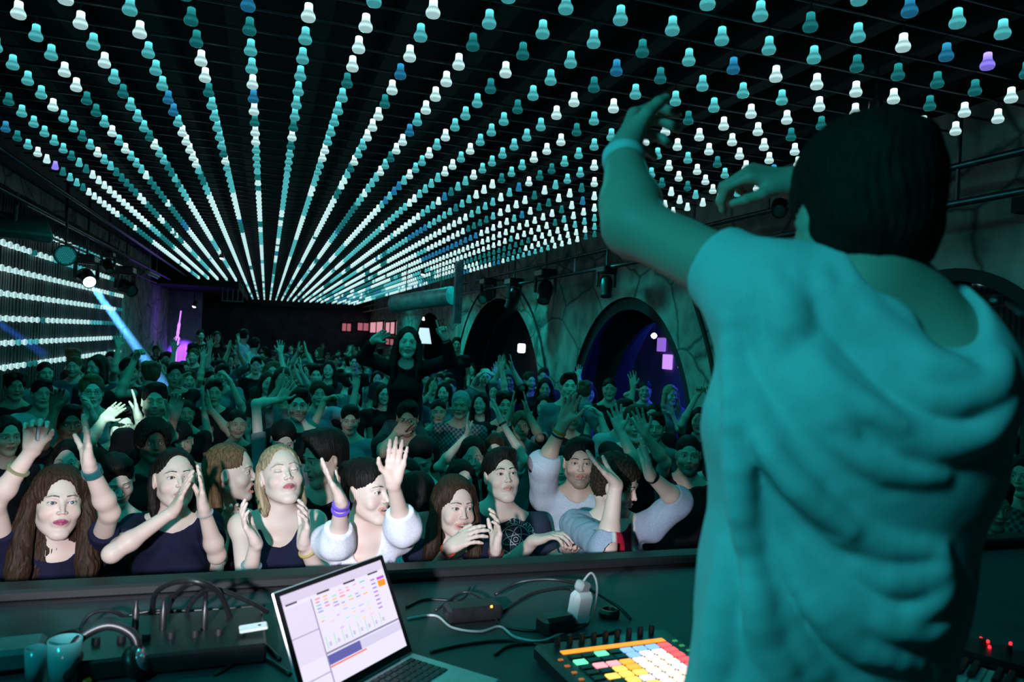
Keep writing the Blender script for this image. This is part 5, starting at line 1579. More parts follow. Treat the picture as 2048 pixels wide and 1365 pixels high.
def relax(items):
    """nobody stands inside anybody: nudge people along their own sight lines"""
    S = []
    for (x, y, f, kw) in items:
        kw = dict(kw); d = kw.get('depth') or 222.4 / f
        zr = kw.get('zr', (1.44, 1.84)); z = CAM[2] - (y - hor(x)) / FPX * d
        if not kw.get('depth'):
            if z < zr[0]: d = (CAM[2] - zr[0]) * FPX / (y - hor(x))
            elif z > zr[1] and y > hor(x) + 5: d = (CAM[2] - zr[1]) * FPX / (y - hor(x))
        S.append([x, y, d, d])
    for it in range(120):
        for i in range(len(S)):
            for j in range(i + 1, len(S)):
                a, b = pt(*S[i][:3]), pt(*S[j][:3]); g = math.hypot(a[0] - b[0], a[1] - b[1])
                if g < 0.42:
                    n_, f_ = (i, j) if S[i][2] < S[j][2] else (j, i)
                    S[n_][2] = max(S[n_][2] - 0.01, S[n_][3] * 0.84); S[f_][2] = min(S[f_][2] + 0.012, S[f_][3] * 1.17)
    for s_ in S: DSOL[(s_[0], s_[1])] = max(s_[2], 2.62 if s_[1] > 700 else 1)


def who(px, py, fw, **kw):
    if (px, py) in DSOL: kw['depth'] = DSOL[(px, py)]
    d = 222.4 / fw
    zr = kw.pop('zr', (1.44, 1.84))
    z = CAM[2] - (py - hor(px)) / FPX * d
    if kw.get('depth') is None:
        if z < zr[0]: d = (CAM[2] - zr[0]) * FPX / (py - hor(px))
        elif z > zr[1] and py > hor(px) + 5: d = (CAM[2] - zr[1]) * FPX / (py - hor(px))
        kw['depth'] = d
    kw.setdefault('hs', float(np.clip(fw * kw['depth'] / 222.4, 0.90, 1.04)))
    return person(px, py, fw, **kw)


def A(s, w, t, e=None, pose='clap', pn='in', **k):
    return dict(s=s, w=w, t=t, e=e, pose=pose, pn=pn, **k)


def glasses(I):
    o, R, s = I['o'], I['R'], I['s']; mb = MB(); W = lambda p: o + R @ np.array(p) * s - I['loc']
    for sx in (-1, 1):
        mb.tube([W((sx * 0.032 + 0.021 * math.cos(t), 0.101 - 0.006 * abs(math.cos(t)), 0.006 + 0.016 * math.sin(t))) for t in np.linspace(0, 2 * math.pi, 18)], 0.0016, 6)
        mb.tube([W((sx * 0.053, 0.094, 0.010)), W((sx * 0.078, 0.040, 0.010)), W((sx * 0.082, -0.010, 0.008))], 0.0014, 6)
    mb.tube([W((-0.012, 0.104, 0.010)), W((0.012, 0.104, 0.010))], 0.0016, 6)
    mb.obj('glasses', BLACKM, I['root'], smooth=True)


def shirt_cast(I, name):
    from mathutils.bvhtree import BVHTree
    o = [c for c in I['root'].children if c.name.split('.')[0] == name][0]
    me = o.data
    V = [v.co + Vector(I['loc']) for v in me.vertices]
    return BVHTree.FromPolygons(V, [tuple(p.vertices) for p in me.polygons]), o


def print_on(I, name, polys, m_, label, lift=0.003):
    """lettering and line drawings lying on the cloth, given as strips of picture points"""
    tree, o = shirt_cast(I, name)
    mb = MB()
    for P, wpx in polys:
        Q = []
        for (u, v) in P:
            dr = ray(u, v)
            h = tree.ray_cast(Vector(CAM), Vector(unit(dr)))
            if h[0] is None: continue
            Q.append(np.array(h[0]) + np.array(h[1]) * lift * (1 if Vector(h[1]).dot(Vector(dr)) < 0 else -1))
        if len(Q) < 2: continue
        r_ = wpx / FPX * I['d'] * 0.5
        mb.tube(Q, r_, 4)
    if mb.n:
        mb.v = [v - I['loc'] for v in mb.v]
        p = mb.obj('print', m_, o, smooth=True); p['label'] = label


STROKES = {'T': [[(0, 1), (1, 1)], [(.5, 1), (.5, 0)]], 'R': [[(0, 0), (0, 1), (.8, 1), (.9, .75), (.8, .5), (0, .5)], [(.4, .5), (1, 0)]], 'U': [[(0, 1), (0, .2), (.3, 0), (.7, 0), (1, .2), (1, 1)]],
           'S': [[(1, .9), (.7, 1), (.2, 1), (0, .75), (.3, .52), (.8, .45), (1, .25), (.8, 0), (.2, 0), (0, .1)]], 'A': [[(0, 0), (.5, 1), (1, 0)], [(.2, .4), (.8, .4)]],
           'O': [[(.5, 1), (.9, .85), (1, .5), (.9, .15), (.5, 0), (.1, .15), (0, .5), (.1, .85), (.5, 1)]], 'M': [[(0, 0), (0, 1), (.5, .4), (1, 1), (1, 0)]], 'H': [[(0, 0), (0, 1)], [(1, 0), (1, 1)], [(0, .5), (1, .5)]],
           'Y': [[(0, 1), (.5, .5), (1, 1)], [(.5, .5), (.5, 0)]], 'E': [[(1, 1), (0, 1), (0, 0), (1, 0)], [(0, .5), (.8, .5)]], 'I': [[(.5, 0), (.5, 1)]], 'N': [[(0, 0), (0, 1), (1, 0), (1, 1)]], 'G': [[(1, .85), (.6, 1), (.2, .9), (0, .5), (.2, .1), (.6, 0), (1, .15), (1, .5), (.6, .5)]]}


def arc_text(txt, cx, cy, rad, a0, a1, size, inward=False, sw=1.6):
    out = []; n = len(txt)
    for k, ch in enumerate(txt):
        if ch == ' ': continue
        a = math.radians(a0 + (a1 - a0) * k / max(1, n - 1))
        c = np.array([cx + rad * math.cos(a), cy - rad * math.sin(a)])
        up = np.array([math.cos(a), -math.sin(a)]) * (-1 if inward else 1)
        rt = np.array([-up[1], up[0]])
        for st in STROKES[ch]:
            P = []
            for i in range(len(st) - 1):
                for f in (0, .5): P.append((st[i][0] + (st[i + 1][0] - st[i][0]) * f, st[i][1] + (st[i + 1][1] - st[i][1]) * f))
            P.append(st[-1])
            out.append(([tuple(c + rt * (x - .5) * size * .72 + up * (y - .5) * size) for x, y in P], sw))
    return out


# ---- patterns woven into or printed on the tops (the cloth's own colours)
def pat_floral(V, N, rt, fw_, up, c):
    n = sn(V.astype(np.float32), 75, 21) + 0.5 * sn(V.astype(np.float32), 180, 22)
    m_ = np.clip((n - 0.62) * 8, 0, 1)[:, None]
    return c * (1 - m_) + np.array((0.55, 0.58, 0.62)) * m_


def pat_lace(V, N, rt, fw_, up, c):
    n = np.sin(V @ rt * 260) * np.sin(V @ up * 260)
    m_ = np.clip((n - 0.2) * 5, 0, 1)[:, None]
    return c * (1 - m_) + c * 0.25 * m_


def pat_flower_lace(V, N, rt, fw_, up, c):
    x = (V - N) @ rt; z = (V - N) @ up + 0.16
    r = np.hypot(x, z); a = np.arctan2(z, x)
    n = np.cos(a * 8) * (r > 0.025) * (r < 0.075)
    m_ = np.clip((n - 0.55) * 5, 0, 1)[:, None] + np.clip((0.012 - np.abs(r - 0.014)) * 200 * (r < .02), 0, 1)[:, None]
    return c * (1 - np.clip(m_, 0, 1)) + np.array((0.03, 0.04, 0.04)) * np.clip(m_, 0, 1)


def pat_open(inner, w=0.055):
    def f(V, N, rt, fw_, up, c):
        x = (V - N) @ rt; y = (V - N) @ fw_
        m_ = (np.clip((w - np.abs(x)) * 120, 0, 1) * (y > 0.02))[:, None]
        e = (np.clip((w + 0.012 - np.abs(x)) * 200, 0, 1) * (y > 0.02))[:, None]
        c = c * (1 - e) + np.array((0.6, 0.6, 0.6)) * e
        return c * (1 - m_) + np.array(inner) * m_
    return f


def pat_check(V, N, rt, fw_, up, c):
    n = np.sign(np.sin(V @ rt * 150)) + np.sign(np.sin(V @ up * 150))
    m_ = (np.abs(n) > 1)[:, None]
    return np.where(m_, c * 0.2, c)


def pat_stripe(V, N, rt, fw_, up, c):
    return np.where((np.sin(V @ up * 210) > 0.2)[:, None], c * 0.25, c)


def pat_embroid(V, N, rt, fw_, up, c):
    x = np.abs((V - N) @ rt); z = (V - N) @ up; y = (V - N) @ fw_
    e = ((x - 0.085) / 0.022) ** 2 + ((z + 0.11) / 0.045) ** 2
    n = sn(V.astype(np.float32), 160, 9)
    m_ = (np.clip((1 - e) * 3, 0, 1) * (y > 0.03) * (n > -0.1) * 0.75)[:, None]
    return c * (1 - m_) + np.array((0.10, 0.10, 0.16)) * m_


NAVY = (0.010, 0.010, 0.030); BLK = (0.010, 0.010, 0.012); GREY = (0.16, 0.18, 0.20); WHT = (0.62, 0.64, 0.68); DEN = (0.30, 0.36, 0.46); PALEB = (0.50, 0.54, 0.62)
FRONT = [
    (115, 1010, 84, dict(yaw=10, pitch=10, roll=-4, hair='wavy', hcol=BRN, tone=PALE, top=('tee', NAVY), lips=(0.42, 0.08, 0.16), mouth='closed', hseed=0, body=5,
        arms=[A(-1, (66, 898), (74, 838), (-12, 1010), 'pinch', 'cam', hk=.95), A(1, (178, 930), (172, 850), (220, 1026), 'clap')], extras=[band(-1, .62, .010, (0.25, .22, .12), label='thin gold bracelet'), band(1, .86, .030, (0.02, .12, .13), label='stack of shiny dark bangles', rough=.15)],
        label='person with long wavy brown hair looking up, both arms raised, at the far left')),
    (233, 962, 60, dict(yaw=12, pitch=-22, roll=8, hair='short', hcol=DK, tone=PALE, top=('tee', BLK), hseed=1, eyes='closed', zr=(1.5, 1.8), label='person with dark fringe looking down between the two women at the far left')),
    (350, 962, 74, dict(yaw=12, pitch=14, hair='tied', hcol=DK, tone=PALE, top=('tee', NAVY), mouth='closed', hseed=1, body=0,
        arms=[A(-1, (348, 1022), (384, 944), (224, 1108), 'clap', dz=-.24), A(1, (408, 1020), (398, 932), (434, 1112), 'clap', dz=-.24)], extras=[band(1, .93, .008, (.3, .3, .3), label='thin bracelet')],
        label='woman in navy top holding clapping hands in front of her mouth')),
    (462, 948, 72, dict(yaw=76, pitch=4, hair='tucked', hcol=LBR, tone=PALE, mouth='open', top=('tank', BLK), hseed=2, body=50,
        arms=[A(-1, (452, 1062), (472, 1000), (428, 1142), 'relaxed', 'cam', dz=-.1)], label='woman in profile with straight light brown hair and open mouth')),
    (563, 955, 76, dict(yaw=14, pitch=24, roll=5, hair='tied', hcol=BLD, tone=(0.72, 0.56, 0.48), eyes='closed', top=('tank', (0.012, 0.012, 0.035)), hseed=3, body=4, lips=(0.5, .14, .16),
        arms=[A(-1, (512, 1086), (478, 1028), (492, 1186), 'cup', dz=-.26), A(1, (606, 1086), (620, 1004), (648, 1168), 'cup', dz=-.26)], extras=[band(-1, .55, .006, (.2, .3, .35), label='thin bracelet'), band(1, .80, .010, (0.45, .35, .12), label='gold wristwatch', rough=.2)],
        label='blonde woman with closed eyes and head tilted back in a navy tank top')),
    (650, 918, 70, dict(yaw=-60, pitch=-12, sex='m', hair='quiff', hcol=DK, tone=MIDT, mouth='smile', top=('tee', BLK), hseed=4, body=-20, beard=.25, label='dark-haired man in profile leaning left with a smile behind the blonde woman')),
    (735, 985, 78, dict(yaw=48, pitch=4, hair='bun', hcol=DK, tone=(0.70, .54, .46), mouth='smile', top=('blouse', (0.75, 0.76, 0.84), 1.35, pat_embroid), hseed=5, body=10,
        arms=[A(-1, (682, 1003), (650, 938), (676, 1085), 'clap', 'in', dz=-.2), A(1, (786, 965), (797, 890), (806, 1055), 'clap', 'cam', dz=-.2)], extras=[band(-1, .92, .018, (.16, .08, .60), label='purple wristband'), band(-1, .80, .010, (.16, .08, .60), label='purple wristband')],
        label='dark-haired woman in a loose white embroidered blouse with purple wristbands')),
    (829, 1060, 60, dict(yaw=10, hair=None, hcol=DK, top=('lace', (0.60, 0.58, 0.70), .5, pat_lace), depth=3.35, hs=.9, build=False, label='x')),
    (908, 1018, 72, dict(yaw=26, pitch=6, roll=-4, hair='long', hcol=BRN, tone=(0.68, .52, .44), mouth='smile', top=('tee', (0.016, 0.017, 0.04), .7, pat_floral), hseed=6, body=12,
        arms=[A(-1, (900, 1094), (944, 1070), (862, 1160), 'cup', 'in', dz=-.26), A(1, (992, 1098), (1000, 1024), (992, 1152), 'cup', 'in', dz=-.26)], extras=[band(-1, .9, .008, (.65, .08, .03), label='thin red bracelet'), band(1, .9, .012, (.08, .02, .02), label='dark red bracelet')],
        label='brown-haired woman in a dark floral t-shirt clapping in front of the booth')),
    (1003, 955, 64, dict(yaw=18, pitch=16, roll=3, sex='m', hair='short', hcol=DK, tone=PALE, top=('tee', (0.030, 0.040, 0.070), .6), hseed=7, body=8,
        arms=[A(-1, (1068, 1082), (1112, 1070), (1000, 1148), 'relaxed', 'down', dz=-.30), A(1, (1142, 1118), (1150, 1062), (1110, 1130), 'fist', 'cam', dz=-.15)],
        label='young man looking up in a dark t-shirt with a white atom drawing')),
    (1158, 928, 58, dict(yaw=6, pitch=4, sex='m', hair='short', hcol=DK, tone=MIDT, beard=.6, top=('hoodie', PALEB, 1.25), hseed=8, body=0,
        arms=[A(-1, (1128, 846), (1148, 786), (1088, 930), 'cup', 'cam', dz=-.12)], extras=[band(-1, .78, .014, (.80, .18, .02), label='orange wristband'), band(-1, .70, .012, (.01, .01, .03), label='dark wristband with pale marks')],
        label='bearded man in a pale grey sweatshirt raising an arm with an orange wristband')),
    (1232, 972, 66, dict(yaw=70, pitch=-14, sex='m', hair='curly', hcol=(0.03, .018, .012), tone=PALE, beard=.7, top=('shirt', DEN, 1.25, pat_open((0.42, 0.01, 0.035), .08)), hseed=9, body=12,
        arms=[A(-1, (1232, 968), (1186, 920), (1214, 1098), 'clap', 'in', dz=-.30), A(1, (1300, 950), (1286, 878), (1356, 1004), 'open', 'in', dz=-.10)], extras=[band(1, .93, .022, (.01, .01, .012), label='black wristwatch')],
        label='curly-haired bearded man in a pale denim jacket over a red shirt')),
]
MID = [
    (945, 917, 47, dict(yaw=5, hair='long', hcol=DK, tone=MIDT, top=('tee', GREY), label='long-haired woman looking ahead behind the man in the atom t-shirt')),
    (921, 964, 47, dict(yaw=15, pitch=-3, hair='shoulder', hcol=DK, tone=PALE, top=('tee', GREY), label='woman half hidden between the floral t-shirt and the atom t-shirt')),
    (840, 915, 48, dict(yaw=-5, pitch=-35, sex='m', hair='crop', hcol=DK, tone=PALE, top=('tee', BLK), label='man with bowed head and cropped dark hair behind the white blouse')),
    (812, 965, 40, dict(yaw=0, pitch=0, hair='long', hcol=DK, tone=MIDT, top=('tee', (0.3, .3, .36), .5, pat_lace), label='dim woman with long dark hair right of the white blouse')),
    (1122, 934, 44, dict(yaw=0, mouth='smile', hair='shoulder', hcol=DK, tone=PALE, top=('tee', BLK), label='smiling woman peeking out left of the bearded man with orange wristband')),
    (1376, 912, 46, dict(yaw=5, sex='m', hair='crop', hcol=DK, tone=MIDT, beard=.8, top=('tee', BLK), label='dim bearded man in black standing at the right end of the rail', arms=[A(-1, (1290, 870), (1262, 805), (1330, 925), 'open', 'cam')])),
    (1436, 905, 36, dict(yaw=20, hair='shoulder', hcol=BRN, tone=MIDT, top=('tank', BLK), label='bare-shouldered woman right behind the edge of the performer\'s shirt')),
    (1270, 850, 44, dict(yaw=4, sex='m', hair='short', hcol=BRN, tone=PALE, top=('tee', BLK), label='young man with straight gaze behind the raised open palms', arms=[A(-1, (1240, 862), (1224, 800), (1275, 935), 'open', 'cam', dz=-.3)])),
    (1311, 856, 34, dict(yaw=-5, mouth='smile', hair='short', hcol=DK, tone=MIDT, top=('tee', GREY), label='smiling short-haired person right of the young man with straight gaze')),
    (1137, 774, 31, dict(yaw=10, sex='m', hair='quiff', hcol=DK, tone=PALE, top=('shirt', GREY), label='man with swept dark hair above the raised hand with orange wristband', arms=[A(1, (1200, 830), (1170, 800), (1215, 880), 'relaxed', 'down')])),
    (1219, 780, 26, dict(yaw=0, sex='m', hair='crop', hcol=DK, tone=MIDT, top=('tee', BLK), label='man with cropped hair standing under the left foot of the big arch', arms=[A(1, (1252, 790), (1275, 775), None, 'relaxed', 'down')])),
    (1290, 783, 24, dict(yaw=0, sex='m', hair='crop', hcol=DK, tone=MIDT, top=('tee', GREY), label='man with flat hair below the middle of the big arch')),
    (1341, 792, 24, dict(yaw=30, sex='f', hair='bob', hcol=BLD, tone=PALE, top=('tee', GREY), label='fair-haired person below the right side of the big arch', arms=[A(1, (1345, 830), (1330, 790), (1362, 870), 'open', 'cam')])),
    (1398, 843, 30, dict(yaw=-5, sex='f', hair='bob', hcol=DK, tone=MIDT, top=('tee', BLK), label='person with dark bob and necklace beside the performer\'s shirt', arms=[A(1, (1418, 795), (1424, 752), (1445, 860), 'pinch', 'cam'), A(-1, (1395, 790), (1407, 745), (1362, 850), 'point', 'cam')])),
    (1090, 779, 24, dict(yaw=0, hair='wavy', hcol=DK, tone=MIDT, top=('tee', BLK), label='long curly-haired person in front of the pier left of the big arch')),
    (1086, 815, 27, dict(yaw=5, hair='long', hcol=DK, tone=PALE, top=('tee', BLK), label='woman with long dark hair just left of the raised orange wristband hand', arms=[A(-1, (1052, 850), (1064, 795), (1050, 890), 'cup', 'in'), A(1, (1092, 880), (1088, 825), None, 'clap', 'in')])),
    (1010, 812, 31, dict(yaw=5, sex='m', hair='messy', hcol=DK, tone=MIDT, top=('tee', BLK), label='man with messy dark hair between two pairs of clapping hands')),
    (921, 812, 33, dict(yaw=-10, sex='m', hair='cap', hcol=(0.3, .3, .3), tone=TAN, top=('shirt', GREY, 1.2, pat_check), label='man in a pale cap and checked shirt right of the woman on shoulders')),
    (876, 826, 30, dict(yaw=5, sex='m', hair='crop', hcol=DK, tone=MIDT, top=('shirt', GREY, 1.2, pat_check), label='man in a checked shirt directly right of the woman on shoulders')),
    (889, 787, 24, dict(yaw=-20, sex='f', hair='bob', hcol=DK, tone=PALE, top=('tee', GREY), label='small pale face above the man in the checked shirt')),
    (970, 756, 22, dict(yaw=5, sex='m', hair='crop', hcol=DK, tone=PALE, top=('tee', GREY), label='person holding both hands behind the head below the left arch', arms=[A(-1, (957, 752), (966, 744), (948, 770), 'relaxed'), A(1, (985, 750), (976, 744), (1000, 768), 'relaxed')])),
    (990, 905, 40, dict(yaw=-5, pitch=-10, hair='bob', hcol=BRN, tone=PALE, top=('tee', PALEB), zr=(1.5, 1.8), label='person with a bob clapping overhead with a black wristband', arms=[A(-1, (935, 870), (936, 800), (876, 935), 'clap', dz=-.1), A(1, (1000, 840), (985, 792), (1050, 920), 'clap', dz=-.1)], extras=[band(1, .9, .016, BLK, label='black wristband')])),
    (596, 812, 39, dict(yaw=3, sex='m', hair='short', hcol=DK, tone=PALE, beard=.8, top=('tee', BLK), label='bearded man with serious face in the middle of the crowd')),
    (566, 880, 44, dict(yaw=10, pitch=-25, hair='cap', hcol=DK, tone=PALE, top=('tee', GREY), label='person in dark headwear bowing behind the blonde woman', arms=[A(-1, (560, 800), (596, 745), (512, 808), 'open', 'cam', dz=.2)])),
    (309, 806, 44, dict(yaw=2, pitch=4, sex='m', hair='short', hcol=DK, tone=MIDT, beard=.9, mouth='smile', eyes='closed', top=('tee', BLK), label='bearded laughing man below the end of the blue beam', arms=[A(1, (350, 830), (360, 765), (332, 880), 'relaxed', 'cam')])),
    (244, 852, 42, dict(yaw=8, pitch=-4, roll=-8, sex='m', hair='short', hcol=DK, tone=PALE, top=('tee', BLK), label='young man under a pair of brilliantly lit raised hands at the left', arms=[A(-1, (208, 838), (256, 800), (178, 885), 'clap', 'cam', dz=-.2), A(1, (276, 832), (266, 780), (292, 885), 'clap', 'in', dz=-.2)])),
    (183, 786, 40, dict(yaw=6, pitch=2, sex='m', hair='quiff', hcol=LBR, tone=PALE, top=('tee', GREY), label='fair-haired man with glasses cupping his mouth at the left', arms=[A(1, (188, 835), (180, 802), (172, 870), 'cup', 'in', dz=-.14)], extras=[glasses])),
    (84, 790, 34, dict(yaw=10, pitch=2, sex='m', hair='short', hcol=DK, tone=MIDT, top=('shirt', (0.5, .55, .58)), label='dark-haired man in a pale shirt below the left wall lamps')),
    (90, 748, 27, dict(yaw=15, sex='m', hair='crop', hcol=DK, tone=MIDT, top=('tee', GREY), label='man standing closest to the bottom lamp row of the left wall')),
    (306, 888, 48, dict(yaw=12, pitch=4, sex='m', hair='afro', hcol=DK, tone=BROWN, top=('tee', BLK), label='man with round curly hair behind the woman covering her mouth')),
    (362, 884, 42, dict(yaw=8, mouth='smile', sex='m', hair='crop', hcol=DK, tone=MIDT, top=('shirt', (0.45, .5, .55)), label='smiling man in a pale shirt right of the man with round curly hair')),
    (351, 752, 30, dict(yaw=0, sex='m', hair='short', hcol=DK, tone=MIDT, top=('tee', BLK), label='man under a big cupped hand left of centre', arms=[A(1, (358, 770), (392, 712), (335, 840), 'cup', 'down')], extras=[band(1, .9, .01, BLK)])),
    (372, 828, 30, dict(yaw=5, sex='m', hair='crop', hcol=DK, tone=TAN, top=('tee', BLK), label='man with dim face right of the bearded laughing man')),
    (427, 788, 31, dict(yaw=5, sex='m', hair='short', hcol=DK, tone=MIDT, top=('tee', BLK), label='man behind a pair of clapping hands with a thin bracelet', arms=[A(-1, (408, 822), (404, 762), (418, 880), 'clap'), A(1, (420, 818), (414, 770), (462, 868), 'clap')], extras=[band(1, .3, .008, (.3, .3, .25))])),
    (474, 850, 34, dict(yaw=10, mouth='smile', hair='pulled', hcol=DK, tone=TAN, top=('tee', BLK), label='smiling woman with tied-back hair above the light brown-haired woman')),
    (444, 752, 26, dict(yaw=0, sex='m', hair='short', hcol=DK, tone=MIDT, top=('tee', GREY), label='man with one forearm bent over his head left of centre', arms=[A(1, (460, 762), (438, 732), (488, 825), 'relaxed', 'down')])),
    (512, 732, 20, dict(yaw=0, sex='m', hair='short', hcol=DK, tone=PALE, top=('tee', BLK), label='small face below the man in the white shirt at the back')),
    (632, 752, 24, dict(yaw=0, sex='m', hair='messy', hcol=DK, tone=PALE, top=('tee', BLK), label='man clapping with hands high in the centre of the crowd', arms=[A(-1, (572, 748), (578, 706), (548, 775), 'clap'), A(1, (602, 745), (600, 706), (618, 775), 'clap')])),
    (637, 790, 28, dict(yaw=8, sex='m', hair='curly', hcol=BRN, tone=PALE, top=('shirt', DEN), label='curly-haired man right of the bearded man with serious face', arms=[A(1, (712, 775), (714, 728), (700, 835), 'relaxed', 'cam')])),
    (700, 840, 34, dict(yaw=0, pitch=-12, sex='m', hair='short', hcol=DK, tone=MIDT, top=('tee', (0.2, .22, .26)), label='man with one long arm curling over the crowd centre', arms=[A(-1, (650, 800), (690, 782), (606, 900), 'relaxed', 'down', dz=-.1)])),
    (709, 726, 18, dict(yaw=0, sex='m', hair='short', hcol=DK, tone=PALE, top=('tee', BLK), label='tiny face left of the woman on shoulders')),
    (766, 790, 24, dict(yaw=20, hair='bob', hcol=BRN, tone=PALE, top=('tee', BLK), extras=[glasses], label='person with glasses just left of the woman on shoulders')),
    (1985, 1010, 58, dict(yaw=25, pitch=-12, hair='short', hcol=DK, tone=TAN, top=('lace', (0.5, .55, .55), .3, pat_flower_lace), hseed=2, zr=(1.5, 1.8), label='woman in a pale lace top at the far right behind the keyboard')),
    (2052, 955, 50, dict(yaw=-25, hair='short', hcol=DK, tone=TAN, depth=4.1, top=('shirt', (0.10, .12, .13), 1.2, pat_check), label='person cut off by the right edge of the picture')),
    (1930, 985, 50, dict(yaw=5, sex='m', hair='crop', hcol=DK, tone=TAN, depth=5.2, top=('shirt', (0.2, .22, .22), 1.2, pat_check), label='dim person in checks between the performer\'s shirt and the lace top')),
    (12, 875, 46, dict(yaw=20, hair='long', hcol=DK, tone=MIDT, top=('tee', BLK), label='dim woman at the left edge of the picture above the raised lighter hand')),
    (258, 745, 26, dict(yaw=10, sex='m', hair='short', hcol=DK, tone=MIDT, depth=6.2, zr=(1.5, 1.9), top=('tee', BLK), label='man holding a dark cap up beside the blue beam', arms=[A(1, (270, 718), (282, 692), (240, 788), 'grip', 'down')])),
    (30, 775, 32, dict(yaw=10, sex='m', hair='messy', hcol=DK, tone=TAN, top=('tee', BLK), label='dim man at the left edge under the wall lamps')),
    (140, 850, 44, dict(yaw=10, sex='m', hair='short', hcol=DK, tone=BROWN, depth=4.6, top=('tee', BLK), label='dim man between the raised arms at the far left', arms=[A(-1, (110, 820), (118, 760), (85, 890), 'relaxed', 'cam')])),
]
relax([t for t in FRONT if t[3].get('label') != 'x'] + MID + [(835, 1000, 56, dict(depth=3.45)), (815, 838, 39, dict(depth=5.55))])
if not QUICK:
    for (x, y, f, kw) in FRONT:
        if kw.get('label') == 'x': continue
        I = who(x, y, f, q='front', **kw)
        if 'atom drawing' in kw['label']:
            cx, cy, rr_ = 1031, 1080, 30
            polys = [([(cx + rr_ * math.cos(a), cy - rr_ * math.sin(a)) for a in np.linspace(0, 2 * math.pi, 40)], 1.8), ([(cx + 4.5 * math.cos(a), cy - 4.5 * math.sin(a)) for a in np.linspace(0, 2 * math.pi, 14)], 1.8)]
            for th in (0, 60, 120):
                c_, s_ = math.cos(math.radians(th + 15)), math.sin(math.radians(th + 15))
                polys.append(([(cx + 27 * math.cos(a) * c_ - 9 * math.sin(a) * s_, cy - (27 * math.cos(a) * s_ + 9 * math.sin(a) * c_)) for a in np.linspace(0, 2 * math.pi, 34)], 1.8))
            polys += arc_text('TRUST ATOMS', cx, cy, 37, 122, 12, 9.5)
            polys += arc_text('ERYTHING', cx, cy, 38, -95, -22, 9.5, inward=True)
            print_on(I, 't_shirt', polys, mat('white print ink', (0.55, 0.62, 0.62), 0.8, noise=((90, 90, 90), .1)), 'white atom drawing ringed by the words TRUST ATOMS')
    # half hidden person in white lace beside the floral t-shirt
    who(835, 1000, 56, q='mid', yaw=-160, pitch=-20, hair='short', hcol=DK, tone=PALE, top=('lace', (0.62, 0.60, 0.72), .9, pat_lace), hs=.93, label='person in a white lace top half hidden between blouse and floral t-shirt')
    for k, (x, y, f, kw) in enumerate(MID):
        kw.setdefault('hseed', k)
        I = who(x, y, f, q='mid', **kw)
else:
    for k, (x, y, f, kw) in enumerate(FRONT[:int(QUICK)]):
        if kw.get('label') != 'x': who(x, y, f, q='mid', **kw)

# the woman on shoulders and the man who carries her
if not QUICK:
    I = person(815, 688, 37, depth=5.9, yaw=4, pitch=4, roll=-3, hair='long', hcol=(0.006, 0.005, 0.005), tone=PALE, mouth='smile', top=('shirt', (0.006, 0.006, 0.008), 1.85), q='mid', stand=1.05, legs=False, hscale=1.0, body=0,
               arms=[A(-1, (748, 680), (782, 660), (728, 716), 'relaxed', 'cam', dz=-.1), A(1, (890, 676), (876, 626), (902, 722), 'point', 'cam', dz=-.1)], extras=[band(-1, .93, .014, (.35, .3, .1), label='yellow wristband'), band(1, .93, .012, BLK, label='dark wristband')],
               label='laughing woman with long black hair sitting on someone\'s shoulders, arms up')
    hipz = I['N'][2] - 0.52; c = np.array([I['root'].location[0], I['root'].location[1], hipz])
    F = Field(); rt, fw_, up = I['rt'], I['fw'], I['up']
    F.econe(c + up * .05, c - up * .04, (.145, .10), (.15, .11), rt, .03)
    for g in (-1, 1):
        kn = c + rt * g * .17 + fw_ * .36 - up * .05; an = kn - up * .40 - fw_ * .08
        F.cone(c + rt * g * .09, kn, .082, .060, .04); F.cone(kn, an, .058, .042, .03); F.ell(an + fw_ * .06 - up * .04, (.045, .11, .045), .03, 'u', np.stack([rt, fw_, up], 1))
    V, Q = F.net(c - .7, c + .6, .012)
    me = mesh_from('jeans', [(V, Q, None, 0)], mat('dark denim'), loc=I['loc']); link('jeans', me, I['root'])
    I['root'].location[2] = I['root'].location[2]
    person(815, 838, 39, depth=DSOL[(815, 838)], yaw=0, pitch=-12, sex='m', hair='short', hcol=DK, tone=TAN, beard=.5, top=('tee', BLK), q='mid', body=0, arms=[A(-1, (792, 868), (812, 846), (765, 905), 'relaxed', 'cam')],
           label='man carrying the black-haired woman on his shoulders')

# ---- the packed crowd behind: eight built people, copied with their parts
HC = [DK, DK, (0.02, .012, .008), BRN, BRN, LBR, (0.10, .07, .04), (0.12, .12, .12)]
TC = [BLK, BLK, (0.03, .03, .035), GREY, (0.05, .06, .09), (0.35, .38, .40), (0.10, .05, .05), (0.06, .08, .12), (0.02, .02, .03), (0.03, .03, .05)]
TN = ['black', 'black', 'charcoal', 'grey', 'blue-grey', 'pale', 'maroon', 'steel-blue', 'black', 'navy']
HN = ['black-haired', 'black-haired', 'dark-haired', 'brown-haired', 'brown-haired', 'tawny-haired', 'dark-blond', 'grey-haired']


def proto(k, **kw):
    x, y = 900, 790
    n0 = len(PEOPLE)
    I = person(x, y, 30, depth=7.0, q='far', hseed=k, label='p', **kw)
    for c in I['root'].children:
        if c.name.split('.')[0] in ('t_shirt', 'shirt', 'sweatshirt', 'tank_top'):
            c.data.materials[0] = mat('crowd cloth', ocol=True, rough=0.85, noise=((90, 90, 90), .15), spec=.15)
    az = math.atan2(*(CAM - I['o'])[[1, 0]])
    PEOPLE.pop()
    return I, az


